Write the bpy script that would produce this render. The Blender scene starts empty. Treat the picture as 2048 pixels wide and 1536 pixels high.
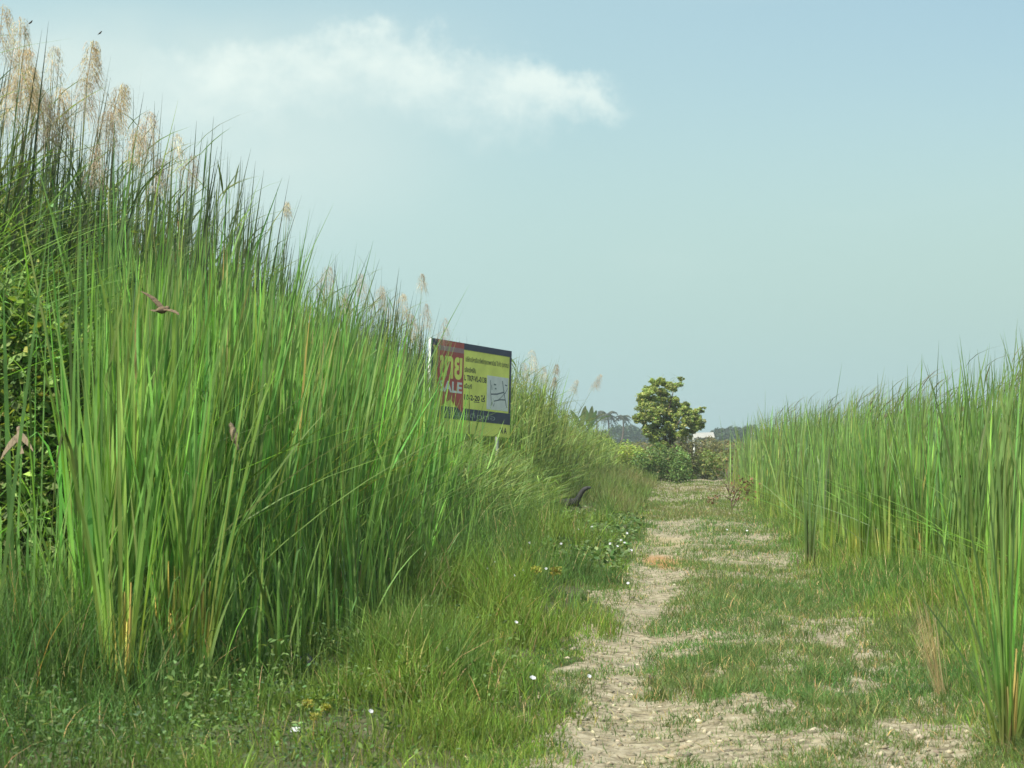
import bpy, math, random
import numpy as np
from mathutils import Vector, Matrix

# ------------------------------------------------------------------ camera, sky, sun, exposure
random.seed(7)
rng = np.random.default_rng(11)
S = bpy.context.scene
COL = S.collection
F = 4435.0                      # focal length in photograph pixels (2048 wide)
EYE = 1.6
PITCH = math.atan(117.0 / F)

cd = bpy.data.cameras.new('camera')
cam = bpy.data.objects.new('camera', cd); COL.objects.link(cam)
cam.location = (0, 0, EYE)
cam.rotation_euler = (math.pi / 2 + PITCH, 0, 0)
cd.sensor_fit = 'HORIZONTAL'; cd.sensor_width = 36.0
cd.lens = F / 2048.0 * 36.0
cd.clip_start = 0.1; cd.clip_end = 9000
cd.dof.use_dof = True; cd.dof.focus_distance = 26.0; cd.dof.aperture_fstop = 9.0
S.camera = cam

SUN_EL = math.radians(52); SUN_AZ = math.radians(-147)     # azimuth clockwise from +Y (negative = left)
to_sun = Vector((math.sin(SUN_AZ) * math.cos(SUN_EL), math.cos(SUN_AZ) * math.cos(SUN_EL), math.sin(SUN_EL)))
sl = bpy.data.lights.new('sun', 'SUN'); sl.energy = 4.0; sl.angle = math.radians(0.6); sl.color = (1.0, 0.95, 0.84)
so = bpy.data.objects.new('sun', sl); COL.objects.link(so)
so.rotation_euler = (-to_sun).to_track_quat('-Z', 'Y').to_euler(); so.location = (-30, 20, 40)

S.view_settings.view_transform = 'Standard'; S.view_settings.look = 'None'
S.view_settings.exposure = 0.75; S.view_settings.gamma = 1.0
S.render.engine = 'CYCLES'
S.cycles.max_bounces = 8; S.cycles.transparent_max_bounces = 8
S.cycles.diffuse_bounces = 4; S.cycles.transmission_bounces = 4; S.cycles.glossy_bounces = 2
S.cycles.volume_bounces = 0
S.cycles.caustics_reflective = False; S.cycles.caustics_refractive = False
S.cycles.sample_clamp_indirect = 4.0
S.cycles.use_denoising = True

W = bpy.data.worlds.new('World'); S.world = W; W.use_nodes = True
wt = W.node_tree; wt.nodes.clear()
def N(t, typ, **kw):
    n = t.nodes.new(typ)
    for k, v in kw.items():
        if k == 'inp':
            for a, b in v.items(): n.inputs[a].default_value = b
        else: setattr(n, k, v)
    return n
def math_node(t, op, a, b=None, c=None, clamp=False):
    n = t.nodes.new('ShaderNodeMath'); n.operation = op; n.use_clamp = clamp
    for i, x in enumerate((a, b, c)):
        if x is None: continue
        if isinstance(x, (int, float)): n.inputs[i].default_value = x
        else: t.links.new(x, n.inputs[i])
    return n.outputs[0]
def mix_rgb(t, fac, a, b, blend='MIX'):
    n = t.nodes.new('ShaderNodeMix'); n.data_type = 'RGBA'; n.blend_type = blend
    for sock, x in ((n.inputs[0], fac), (n.inputs[6], a), (n.inputs[7], b)):
        if isinstance(x, (int, float)): sock.default_value = x
        elif isinstance(x, tuple): sock.default_value = x if len(x) == 4 else (*x, 1)
        else: t.links.new(x, sock)
    return n.outputs[2]
def ramp(t, fac, stops, interp='LINEAR'):
    n = t.nodes.new('ShaderNodeValToRGB'); n.color_ramp.interpolation = interp
    while len(n.color_ramp.elements) < len(stops): n.color_ramp.elements.new(0.5)
    for e, (p, c) in zip(n.color_ramp.elements, stops):
        e.position = p; e.color = (c, c, c, 1) if isinstance(c, (int, float)) else (*c, 1)
    t.links.new(fac, n.inputs[0]); return n.outputs[0]
def maprange(t, x, a, b, c=0.0, d=1.0, smooth=True):
    n = t.nodes.new('ShaderNodeMapRange'); n.interpolation_type = 'SMOOTHSTEP' if smooth else 'LINEAR'
    t.links.new(x, n.inputs[0])
    for i, v in zip((1, 2, 3, 4), (a, b, c, d)): n.inputs[i].default_value = v
    return n.outputs[0]

SKY_STRENGTH = 0.091
sky = N(wt, 'ShaderNodeTexSky', sky_type='NISHITA', sun_disc=False)
sky.sun_elevation = SUN_EL; sky.sun_rotation = SUN_AZ
sky.air_density = 1.0; sky.dust_density = 3.0; sky.ozone_density = 1.0
tc = N(wt, 'ShaderNodeTexCoord')
sep = N(wt, 'ShaderNodeSeparateXYZ'); wt.links.new(tc.outputs['Generated'], sep.inputs[0])
ysafe = math_node(wt, 'MAXIMUM', sep.outputs[1], 0.05)
AZ = math_node(wt, 'DIVIDE', sep.outputs[0], ysafe)          # tan of the bearing from +Y
EL = math_node(wt, 'DIVIDE', sep.outputs[2], ysafe)          # tan of the elevation
front = maprange(wt, sep.outputs[1], 0.2, 0.5)
def cnoise(scale, detail, sx=1.0, sy=1.0, off=0.0, rough=0.55):
    cb = N(wt, 'ShaderNodeCombineXYZ')
    wt.links.new(math_node(wt, 'MULTIPLY', AZ, sx), cb.inputs[0]); wt.links.new(math_node(wt, 'MULTIPLY', EL, sy), cb.inputs[1])
    cb.inputs[2].default_value = off
    nz = N(wt, 'ShaderNodeTexNoise', inp={'Scale': scale, 'Detail': detail, 'Roughness': rough})
    wt.links.new(cb.outputs[0], nz.inputs['Vector']); return nz.outputs[0]
def az(px): return (px - 1024) / F
def el(py): return (885 - py) / F
# one cumulus bank low in the sky: its lit top edge follows a line falling to the right
warp = math_node(wt, 'MULTIPLY', math_node(wt, 'SUBTRACT', cnoise(46, 8, 1, 1, 3.1, 0.62), 0.5), 0.040)
warp2 = math_node(wt, 'MULTIPLY', math_node(wt, 'SUBTRACT', cnoise(16, 3, 1, 1, 9.1), 0.5), 0.022)
EW = math_node(wt, 'ADD', math_node(wt, 'ADD', EL, warp), warp2)
# height of the cloud's top edge along the bearing
topn = N(wt, 'ShaderNodeFloatCurve')
cm = topn.mapping; c0 = cm.curves[0]
pts = [(200, 200), (330, 95), (480, 75), (620, 60), (760, 50), (880, 70), (1000, 98), (1100, 120), (1190, 142), (1260, 182)]
A0, A1 = az(150), az(1350)
def ux(px): return (az(px) - A0) / (A1 - A0)
def uy(py): return (300 - py) / 300.0
while len(c0.points) < len(pts): c0.points.new(0.5, 0.5)
for p, (x, y) in zip(c0.points, pts): p.location = (ux(x), uy(y))
cm.update()
wt.links.new(maprange(wt, AZ, A0, A1, 0, 1, False), topn.inputs['Value'])
top = math_node(wt, 'ADD', math_node(wt, 'MULTIPLY', topn.outputs[0], 300 / F), el(300))
dtop = math_node(wt, 'SUBTRACT', top, EW)                                    # >0 under the edge
edge = maprange(wt, dtop, -0.004, 0.010)
thick = maprange(wt, AZ, az(1000), az(1260), 0.050, 0.014, False)
low = math_node(wt, 'SUBTRACT', 1.0, math_node(wt, 'DIVIDE', dtop, thick), clamp=True)
low = maprange(wt, low, 0.0, 0.75)
lr = math_node(wt, 'MULTIPLY', maprange(wt, AZ, az(190), az(470)), maprange(wt, AZ, az(1290), az(1180)))
body = math_node(wt, 'MULTIPLY', math_node(wt, 'MULTIPLY', edge, low), lr)
puff = maprange(wt, cnoise(34, 8, 1, 1.4, 1.7, 0.62), 0.30, 0.66, 0.40, 1.0)
body = math_node(wt, 'MULTIPLY', body, puff)
# thin bright veil under and left of it, and a soft brightening to the left
veil = math_node(wt, 'MULTIPLY', maprange(wt, AZ, az(1150), az(380)), maprange(wt, EL, el(640), el(260)))
veil = math_node(wt, 'MULTIPLY', veil, maprange(wt, EL, el(-40), el(110)))
veil = math_node(wt, 'MULTIPLY', veil, maprange(wt, cnoise(9, 3, 1, 1.6, 5.0), 0.25, 0.7, 0.45, 1.0))
glow = maprange(wt, AZ, az(2100), az(-100), 0.0, 1.0, False)
hz = maprange(wt, EL, el(120), el(860))
wisp = maprange(wt, cnoise(12, 5, 0.7, 2.2, 2.2), 0.55, 0.8, 0, 0.07)
base = mix_rgb(wt, 1.0, sky.outputs[0], (1.13, 1.21, 1.04), 'MULTIPLY')
K = 0.76 / SKY_STRENGTH
def kc(r, g, b): return (r * K, g * K, b * K)
HAZE_C = kc(0.395, 0.590, 0.590); VEIL_C = kc(0.60, 0.70, 0.66); CLOUD_C = kc(0.69, 0.78, 0.735)
c = mix_rgb(wt, math_node(wt, 'MULTIPLY', hz, 0.80), base, HAZE_C)
c = mix_rgb(wt, math_node(wt, 'MULTIPLY', glow, 0.62), c, kc(0.44, 0.62, 0.625))
c = mix_rgb(wt, math_node(wt, 'MULTIPLY', math_node(wt, 'MULTIPLY', veil, front), 0.75), c, VEIL_C)
c = mix_rgb(wt, math_node(wt, 'MULTIPLY', wisp, front), c, VEIL_C)
c = mix_rgb(wt, math_node(wt, 'MULTIPLY', math_node(wt, 'MULTIPLY', body, front), 0.86), c, CLOUD_C)
bg = N(wt, 'ShaderNodeBackground', inp={'Strength': SKY_STRENGTH}); wt.links.new(c, bg.inputs[0])
ow = N(wt, 'ShaderNodeOutputWorld'); wt.links.new(bg.outputs[0], ow.inputs[0])

# ------------------------------------------------------------------ placing: track coordinates and picture bearings
DIR = 341.0 / F                                  # the track runs slightly to the right of the view
def W2(u, v): return u + DIR * v, v
def ray(px, py):
    a, b = (px - 1024) / F, (768 - py) / F
    return np.array([a, math.cos(PITCH) - b * math.sin(PITCH), math.sin(PITCH) + b * math.cos(PITCH)])
def at(px, py, Y):
    d = ray(px, py); k = Y / d[1]
    return Vector((d[0] * k, Y, EYE + d[2] * k))
def on_ground(px, py, z=0.0):
    d = ray(px, py); k = (z - EYE) / d[2]
    return Vector((d[0] * k, d[1] * k, z))

def hash2(i, j, s):
    h = np.sin(i * 127.1 + j * 311.7 + s * 74.7) * 43758.5453
    return h - np.floor(h)
def vnoise(x, y, s=0):
    x = np.asarray(x, float); y = np.asarray(y, float)
    i, j = np.floor(x), np.floor(y); fx, fy = x - i, y - j
    fx = fx * fx * (3 - 2 * fx); fy = fy * fy * (3 - 2 * fy)
    a = hash2(i, j, s); b = hash2(i + 1, j, s); c_ = hash2(i, j + 1, s); d = hash2(i + 1, j + 1, s)
    return (a * (1 - fx) + b * fx) * (1 - fy) + (c_ * (1 - fx) + d * fx) * fy
def fbm(x, y, s=0, o=3):
    r = 0; a = 0.5; t = 0
    for k in range(o):
        r = r + a * vnoise(x * 2 ** k, y * 2 ** k, s + k * 13); t += a; a *= 0.5
    return r / t
def sstep(a, b, x):
    t = np.clip((x - a) / (b - a), 0, 1); return t * t * (3 - 2 * t)

def gz_uv(u, v):
    """height of the ground"""
    near = 1 - sstep(110, 160, v)
    z = 0.10 * (fbm(u * 0.9, v * 0.5, 3) - 0.5) + 0.045 * (fbm(u * 3.1, v * 2.3, 9) - 0.5)
    z = z - 0.06 * np.exp(-((u + 0.25) / 0.33) ** 2) - 0.05 * np.exp(-((u - 1.3) / 0.3) ** 2)
    z = z + 0.14 * sstep(-0.8, -2.2, u) * 1.0 + 0.10 * sstep(1.9, 3.2, u)
    return z * near
def gz(x, y):
    return gz_uv(np.asarray(x) - DIR * np.asarray(y), np.asarray(y))

# ------------------------------------------------------------------ mesh helpers
class MB:
    def __init__(s): s.v = []; s.q = []; s.t = []; s.c = []; s.n = 0
    def add(s, v, q=None, c=None, t=None):
        v = np.asarray(v, np.float32).reshape(-1, 3); s.v.append(v)
        if q is not None and len(q): s.q.append(np.asarray(q, np.int64).reshape(-1, 4) + s.n)
        if t is not None and len(t): s.t.append(np.asarray(t, np.int64).reshape(-1, 3) + s.n)
        if c is None: c = np.ones((len(v), 3))
        c = np.asarray(c, np.float32)
        if c.ndim == 1: c = np.tile(c, (len(v), 1))
        s.c.append(c); s.n += len(v); return s
    def mesh(s, name, mat, smooth=False):
        me = bpy.data.meshes.new(name)
        v = np.concatenate(s.v); c = np.concatenate(s.c)
        q = np.concatenate(s.q) if s.q else np.zeros((0, 4), np.int64)
        t = np.concatenate(s.t) if s.t else np.zeros((0, 3), np.int64)
        me.vertices.add(len(v)); me.vertices.foreach_set('co', v.ravel())
        nl = q.size + t.size; me.loops.add(nl); me.polygons.add(len(q) + len(t))
        me.loops.foreach_set('vertex_index', np.concatenate([q.ravel(), t.ravel()]).astype(np.int32))
        st = np.concatenate([np.arange(len(q)) * 4, q.size + np.arange(len(t)) * 3]).astype(np.int32)
        me.polygons.foreach_set('loop_start', st)
        me.update(calc_edges=True); me.validate()
        at_ = me.attributes.new('Col', 'FLOAT_COLOR', 'POINT')
        at_.data.foreach_set('color', np.concatenate([c, np.ones((len(c), 1), np.float32)], 1).astype(np.float32).ravel())
        if smooth: me.polygons.foreach_set('use_smooth', np.ones(len(me.polygons), bool))
        if mat: me.materials.append(mat)
        return me
    def build(s, name, mat, parent=None, smooth=False):
        o = bpy.data.objects.new(name, s.mesh(name, mat, smooth)); COL.objects.link(o)
        if parent: o.parent = parent
        return o
def tag(o, label=None, cat=None, group=None, kind=None):
    if label: o['label'] = label
    if cat: o['category'] = cat
    if group: o['group'] = group
    if kind: o['kind'] = kind
    return o
def empty(name, loc, label, cat, group=None, rz=0.0):
    o = bpy.data.objects.new(name, None); COL.objects.link(o); o.empty_display_size = 0.1
    o.location = loc; o.rotation_euler = (0, 0, rz)
    return tag(o, label, cat, group)

PROF = {'reed': [.85, 1, 1, .92, .8, .6, .04], 'grass': [.8, 1, .95, .8, .6, .35, .03], 'leaf': [.35, .8, 1, .95, .75, .42, .03],
        'stem': [1, 1, .95, .9, .85, .75, .5]}
def ribbons(mb, root, h, w, laz, lean, bend, col0, col1, seg=6, prof='reed', face=None, tip=None, knee=0.0):
    """many leaf blades at once: root (n,3), length, width, lean bearing, lean and bend as fractions of length, base and tip colours"""
    n = len(root)
    if n == 0: return
    h, w, laz, lean, bend = [np.broadcast_to(np.asarray(x, float), (n,)) for x in (h, w, laz, lean, bend)]
    if face is None: face = rng.uniform(0, 2 * np.pi, n)
    t = np.linspace(0, 1, seg + 1)[None, :]
    off = h[:, None] * (lean[:, None] * t + bend[:, None] * t ** 2.4)
    slope = lean[:, None] + bend[:, None] * 2.4 * t ** 1.4
    dz = h[:, None] / np.sqrt(1 + slope ** 2) / 1.0
    z = np.cumsum(np.concatenate([np.zeros((n, 1)), (dz[:, 1:] + dz[:, :-1]) * 0.5 / seg], 1), 1)
    if knee is not 0.0:                                   # leaf tips that fold over
        kn = np.broadcast_to(np.asarray(knee, float), (n,))[:, None]
        z = z - kn * h[:, None] * np.clip(t - 0.55, 0, 1) ** 2 * 2.2
    cx, cy = np.cos(laz)[:, None], np.sin(laz)[:, None]
    P = np.stack([root[:, 0:1] + off * cx, root[:, 1:2] + off * cy, root[:, 2:3] + z], 2)
    pr = np.interp(np.linspace(0, 1, seg + 1), np.linspace(0, 1, 7), PROF[prof])
    sd = np.stack([np.cos(face), np.sin(face), np.zeros(n)], 1)[:, None, :] * (w[:, None] * pr[None, :] * 0.5)[:, :, None]
    V = np.stack([P - sd, P + sd], 2).reshape(-1, 3)
    k = np.arange(seg)[None, :] * 2 + np.arange(n)[:, None] * (2 * (seg + 1))
    q = np.stack([k, k + 1, k + 3, k + 2], 2).reshape(-1, 4)
    s = t ** 0.8
    col0 = np.broadcast_to(np.asarray(col0, float), (n, 3)); col1 = np.broadcast_to(np.asarray(col1, float), (n, 3))
    s = sstep(0.0, 0.55, s)
    C = col0[:, None, :] * (1 - s[:, :, None]) + col1[:, None, :] * s[:, :, None]
    if tip is not None:
        s2 = sstep(0.8, 1.0, t)[:, :, None]; C = C * (1 - s2) + np.broadcast_to(np.asarray(tip, float), (n, 3))[:, None, :] * s2
    mb.add(V, q, np.repeat(C, 2, axis=1).reshape(-1, 3))
def leaves(mb, pos, size, col, aspect=0.55, up=0.35, droop=0.3):
    """leaf-shaped faces: a folded rhombus each"""
    n = len(pos)
    if n == 0: return
    size = np.broadcast_to(np.asarray(size, float), (n,)); col = np.broadcast_to(np.asarray(col, float), (n, 3))
    d = rng.normal(size=(n, 3)); d[:, 2] = d[:, 2] * 0.6 - droop; d /= np.linalg.norm(d, axis=1, keepdims=True)
    nn = rng.normal(size=(n, 3)); nn[:, 2] = np.abs(nn[:, 2]) + up * 2
    sd = np.cross(d, nn); sd /= np.linalg.norm(sd, axis=1, keepdims=True) + 1e-9
    nn = np.cross(sd, d)
    L = size[:, None]
    a = pos - d * L * 0.5; b = pos + d * L * 0.5
    m = pos - d * L * 0.05
    l = m + sd * L * aspect * 0.5 + nn * L * 0.10; r = m - sd * L * aspect * 0.5 + nn * L * 0.10
    V = np.stack([a, l, b, r], 1).reshape(-1, 3)
    k = np.arange(n)[:, None] * 4
    t = np.concatenate([k + np.array([[0, 2, 1]]), k + np.array([[0, 3, 2]])])
    mb.add(V, None, np.repeat(col, 4, axis=0), t=t)
def tube(mb, pts, rad, col=(1, 1, 1), sides=6, cap=True):
    pts = np.asarray(pts, float); n = len(pts)
    rad = np.interp(np.linspace(0, 1, n), np.linspace(0, 1, len(rad)), rad) if not np.isscalar(rad) else np.full(n, rad)
    tan = np.gradient(pts, axis=0); tan /= np.linalg.norm(tan, axis=1, keepdims=True) + 1e-9
    ref = np.array([0.13, 0.97, 0.21]) if abs(tan[0][2]) > 0.6 else np.array([0.1, 0.05, 1.0])
    A = np.cross(tan, ref); A /= np.linalg.norm(A, axis=1, keepdims=True) + 1e-9; B = np.cross(tan, A)
    th = np.linspace(0, 2 * np.pi, sides, endpoint=False)
    V = pts[:, None, :] + rad[:, None, None] * (np.cos(th)[None, :, None] * A[:, None, :] + np.sin(th)[None, :, None] * B[:, None, :])
    i = np.arange(n - 1)[:, None] * sides; j = np.arange(sides)[None, :]; j2 = (j + 1) % sides
    q = np.stack([i + j, i + j2, i + sides + j2, i + sides + j], 2).reshape(-1, 4)
    V = V.reshape(-1, 3); t = None
    if cap:
        V = np.concatenate([V, pts[:1], pts[-1:]]); m = n * sides
        jj = np.arange(sides); t = np.concatenate([np.stack([np.full(sides, m), (jj + 1) % sides, jj], 1),
                                                   np.stack([np.full(sides, m + 1), (n - 1) * sides + jj, (n - 1) * sides + (jj + 1) % sides], 1)])
    mb.add(V, q, col, t)
def box(mb, cx, cy, cz, sx, sy, sz, col=(1, 1, 1)):
    v = np.array([[x, y, z] for x in (-.5, .5) for y in (-.5, .5) for z in (-.5, .5)]) * (sx, sy, sz) + (cx, cy, cz)
    mb.add(v, [[0, 1, 3, 2], [4, 6, 7, 5], [0, 4, 5, 1], [2, 3, 7, 6], [0, 2, 6, 4], [1, 5, 7, 3]], col)
def arc(p0, p1, sag, n=8):
    t = np.linspace(0, 1, n)[:, None]; p0 = np.asarray(p0, float); p1 = np.asarray(p1, float)
    return p0 * (1 - t) + p1 * t + np.asarray(sag, float) * (4 * t * (1 - t))

# ------------------------------------------------------------------ materials
def plant_mat(name, rough=0.5, trans=0.35, tboost=(1.25, 1.3, 0.6), spec=0.35, var=0.25, scale=3.0, gain=1.0):
    m = bpy.data.materials.new(name); m.use_nodes = True; t = m.node_tree; t.nodes.clear()
    a = N(t, 'ShaderNodeVertexColor', layer_name='Col')
    geo = N(t, 'ShaderNodeNewGeometry')
    nz = N(t, 'ShaderNodeTexNoise', inp={'Scale': scale, 'Detail': 3.0}); t.links.new(geo.outputs['Position'], nz.inputs['Vector'])
    f = maprange(t, nz.outputs[0], 0.3, 0.7, gain * (1 - var), gain * (1 + var))
    cb = N(t, 'ShaderNodeCombineColor')
    for i in range(3): t.links.new(f, cb.inputs[i])
    col = mix_rgb(t, 1.0, a.outputs[0], cb.outputs[0], 'MULTIPLY')
    b = N(t, 'ShaderNodeBsdfPrincipled', inp={'Roughness': rough, 'Specular IOR Level': spec}); t.links.new(col, b.inputs['Base Color'])
    tr = N(t, 'ShaderNodeBsdfTranslucent'); t.links.new(mix_rgb(t, 1.0, col, tboost, 'MULTIPLY'), tr.inputs[0])
    mx = N(t, 'ShaderNodeMixShader'); mx.inputs[0].default_value = trans
    t.links.new(b.outputs[0], mx.inputs[1]); t.links.new(tr.outputs[0], mx.inputs[2])
    o = N(t, 'ShaderNodeOutputMaterial'); t.links.new(mx.outputs[0], o.inputs[0])
    return m
def solid_mat(name, col, rough=0.6, spec=0.4, var=0.12, scale=20.0, metal=0.0, bump=0.0, attr=False):
    m = bpy.data.materials.new(name); m.use_nodes = True; t = m.node_tree; b = t.nodes['Principled BSDF']
    tcn = N(t, 'ShaderNodeTexCoord'); nz = N(t, 'ShaderNodeTexNoise', inp={'Scale': scale, 'Detail': 5.0}); t.links.new(tcn.outputs['Object'], nz.inputs['Vector'])
    f = maprange(t, nz.outputs[0], 0.3, 0.7, 1 - var, 1 + var)
    cb = N(t, 'ShaderNodeCombineColor')
    for i in range(3): t.links.new(f, cb.inputs[i])
    src = N(t, 'ShaderNodeVertexColor', layer_name='Col').outputs[0] if attr else (*col, 1)
    t.links.new(mix_rgb(t, 1.0, src, cb.outputs[0], 'MULTIPLY'), b.inputs['Base Color'])
    b.inputs['Roughness'].default_value = rough; b.inputs['Specular IOR Level'].default_value = spec; b.inputs['Metallic'].default_value = metal
    if bump:
        bp = N(t, 'ShaderNodeBump', inp={'Strength': bump, 'Distance': 0.01}); t.links.new(nz.outputs[0], bp.inputs['Height']); t.links.new(bp.outputs[0], b.inputs['Normal'])
    return m
M_REED = plant_mat('reed_leaf', 0.45, 0.52, spec=0.40, gain=1.6)
M_GRASS = plant_mat('grass_blade', 0.6, 0.42, spec=0.25, gain=1.4)
M_LEAF = plant_mat('broad_leaf', 0.65, 0.38, spec=0.2, gain=1.45)
M_PLUME = plant_mat('reed_plume', 0.8, 0.45, tboost=(1.1, 1.05, 0.95), spec=0.1)
M_STRAW = plant_mat('dry_straw', 0.75, 0.2, tboost=(1.1, 1.0, 0.8), spec=0.15)
M_BARK = solid_mat('bark', (0.12, 0.09, 0.065), 0.85, 0.2, 0.35, 9, bump=0.5)
M_DEAD = solid_mat('dead_twig', (0.13, 0.095, 0.07), 0.85, 0.2, 0.3, 20)

def soil_material(name, track):
    m = bpy.data.materials.new(name); m.use_nodes = True; t = m.node_tree; b = t.nodes['Principled BSDF']
    g = N(t, 'ShaderNodeNewGeometry')
    def nz(scale, det=4.0, sx=1, sy=1, rough=0.6):
        mp = N(t, 'ShaderNodeMapping', inp={'Scale': (sx, sy, 1)}); t.links.new(g.outputs['Position'], mp.inputs[0])
        n = N(t, 'ShaderNodeTexNoise', inp={'Scale': scale, 'Detail': det, 'Roughness': rough}); t.links.new(mp.outputs[0], n.inputs['Vector']); return n.outputs[0]
    n1 = nz(1.3, 4); n2 = nz(9, 5); n3 = nz(45, 4, 1, 0.6); n4 = nz(0.5, 2)
    if track:
        c = ramp(t, n2, [(0.30, (0.10, 0.085, 0.058)), (0.46, (0.25, 0.215, 0.145)), (0.60, (0.37, 0.325, 0.23)), (0.82, (0.48, 0.44, 0.34))])
        c = mix_rgb(t, maprange(t, n1, 0.48, 0.68, 0, 0.5), c, (0.31, 0.28, 0.215))
        c = mix_rgb(t, maprange(t, nz(5.5, 5), 0.52, 0.66, 0, 0.55), c, (0.15, 0.135, 0.075))
        # the patch of orange clay in the wheel rut about thirty metres off
        sp = N(t, 'ShaderNodeSeparateXYZ'); t.links.new(g.outputs['Position'], sp.inputs[0])
        dx = math_node(t, 'DIVIDE', math_node(t, 'SUBTRACT', sp.outputs[0], 2.07), 0.36); dy = math_node(t, 'DIVIDE', math_node(t, 'SUBTRACT', sp.outputs[1], 30.2), 2.4)
        rr = math_node(t, 'ADD', math_node(t, 'ADD', math_node(t, 'MULTIPLY', dx, dx), math_node(t, 'MULTIPLY', dy, dy)), math_node(t, 'MULTIPLY', n2, 1.2))
        c = mix_rgb(t, maprange(t, rr, 1.7, 0.6, 0, 0.85), c, (0.40, 0.20, 0.075))
        # and paler yellowish sand just past it
        dx2 = math_node(t, 'DIVIDE', math_node(t, 'SUBTRACT', sp.outputs[0], 2.45), 0.55); dy2 = math_node(t, 'DIVIDE', math_node(t, 'SUBTRACT', sp.outputs[1], 36.5), 3.2)
        r2 = math_node(t, 'ADD', math_node(t, 'ADD', math_node(t, 'MULTIPLY', dx2, dx2), math_node(t, 'MULTIPLY', dy2, dy2)), math_node(t, 'MULTIPLY', n2, 1.2))
        c = mix_rgb(t, maprange(t, r2, 1.6, 0.6, 0, 0.5), c, (0.40, 0.32, 0.17))
    else:
        c = ramp(t, n2, [(0.3, (0.05, 0.045, 0.028)), (0.5, (0.095, 0.085, 0.05)), (0.7, (0.17, 0.15, 0.10))])
        c = mix_rgb(t, maprange(t, n4, 0.42, 0.62, 0.25, 0.75), c, (0.055, 0.085, 0.022))
    c = mix_rgb(t, maprange(t, n3, 0.55, 0.72, 0, 0.55), c, (0.40, 0.36, 0.25) if track else (0.22, 0.19, 0.11))
    c = mix_rgb(t, maprange(t, n3, 0.40, 0.28, 0, 0.6), c, (0.07, 0.06, 0.04) if track else (0.03, 0.03, 0.018))
    t.links.new(c, b.inputs['Base Color']); b.inputs['Roughness'].default_value = 0.95; b.inputs['Specular IOR Level'].default_value = 0.15
    h = math_node(t, 'ADD', math_node(t, 'MULTIPLY', n3, 0.5), n2)
    bp = N(t, 'ShaderNodeBump', inp={'Strength': 0.55, 'Distance': 0.02}); t.links.new(h, bp.inputs['Height']); t.links.new(bp.outputs[0], b.inputs['Normal'])
    return m
M_GROUND = soil_material('meadow_soil', False); M_TRACK = soil_material('track_soil', True)

# ------------------------------------------------------------------ the setting
def grid(us, vs, fz, name, mat, uv=True):
    U, V_ = np.meshgrid(us, vs); X = U + DIR * V_ if uv else U
    Z = fz(U, V_); v = np.stack([X, V_, Z], 2).reshape(-1, 3)
    nu, nv = len(us), len(vs); i = np.arange(nv - 1)[:, None] * nu; j = np.arange(nu - 1)[None, :]
    q = np.stack([i + j, i + j + 1, i + nu + j + 1, i + nu + j], 2).reshape(-1, 4)
    return MB().add(v, q).build(name, mat, smooth=True)
def graded(a, b, step, far, growth=1.12):
    mid = np.arange(a, b + 1e-6, step); out = [mid]
    s = step; p = b; hi = []
    while p < far[1]: s *= growth; p += s; hi.append(p)
    s = step; p = a; lo = []
    while p > far[0]: s *= growth; p -= s; lo.append(p)
    return np.concatenate([lo[::-1], mid, hi])
gu = graded(-6, 5, 0.11, (-5000, 5000)); gv = graded(8, 48, 0.16, (-300, 7000), 1.06)
tag(grid(gu, gv, gz_uv, 'ground', M_GROUND), 'flat meadow ground of dark soil and low growth', None, None, 'structure')

def bare(u, v):
    """0..1: how bare of grass the track is at a point"""
    n = fbm(u * 1.1 + 3, v * 0.55, 21, 4)
    rut = 0.62 * np.exp(-((u + 0.27 - 0.5 * (vnoise(v * 0.16, 0 * v, 5) - 0.5)) / 0.32) ** 2) * (1 - 0.35 * sstep(45, 60, v))
    r2 = 0.30 * np.exp(-((u - 1.25) / 0.38) ** 2)
    nearb = 0.46 * (1 - sstep(13, 20, v)) * np.exp(-((u - 0.5) / 1.0) ** 4)
    b = 0.9 * rut + r2 + nearb + (n - 0.5) * 1.3 - 0.17 - 0.35 * sstep(38, 60, v) + 1.35 * (fbm(u * 5.0, v * 2.8, 23, 3) - 0.5)
    # grassy humps across the track
    hump = 1.1 * np.exp(-((v - 23.8) / 3.0) ** 2) * sstep(-0.25, 0.15, u) + 0.6 * np.exp(-((v - 46) / 4) ** 2)
    return np.clip(sstep(-0.08, 0.85, b - 0.55 * hump), 0, 1)
def track_z(u, v):
    e = np.minimum(sstep(-1.15, -0.55, u + 0.9 * (fbm(u * 0 + 1.3, v * 0.6, 31) - 0.5)), sstep(2.15, 1.75, u + 0.5 * (fbm(u * 0 + 7.3, v * 0.6, 33) - 0.5)))
    n = fbm(u * 1.8, v * 1.2, 41) + 0.35 * (fbm(u * 6.0, v * 4.0, 43, 2) - 0.5)
    return gz_uv(u, v) - 0.05 + 0.060 * sstep(0.25, 0.6, e * (0.55 + n))
tag(grid(np.arange(-1.3, 2.31, 0.075), np.concatenate([np.arange(7, 45, 0.14), np.arange(45, 96, 0.35)]), track_z, 'dirt_track', M_TRACK),
    'pale bare dirt track worn through the grass', None, None, 'structure')

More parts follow.
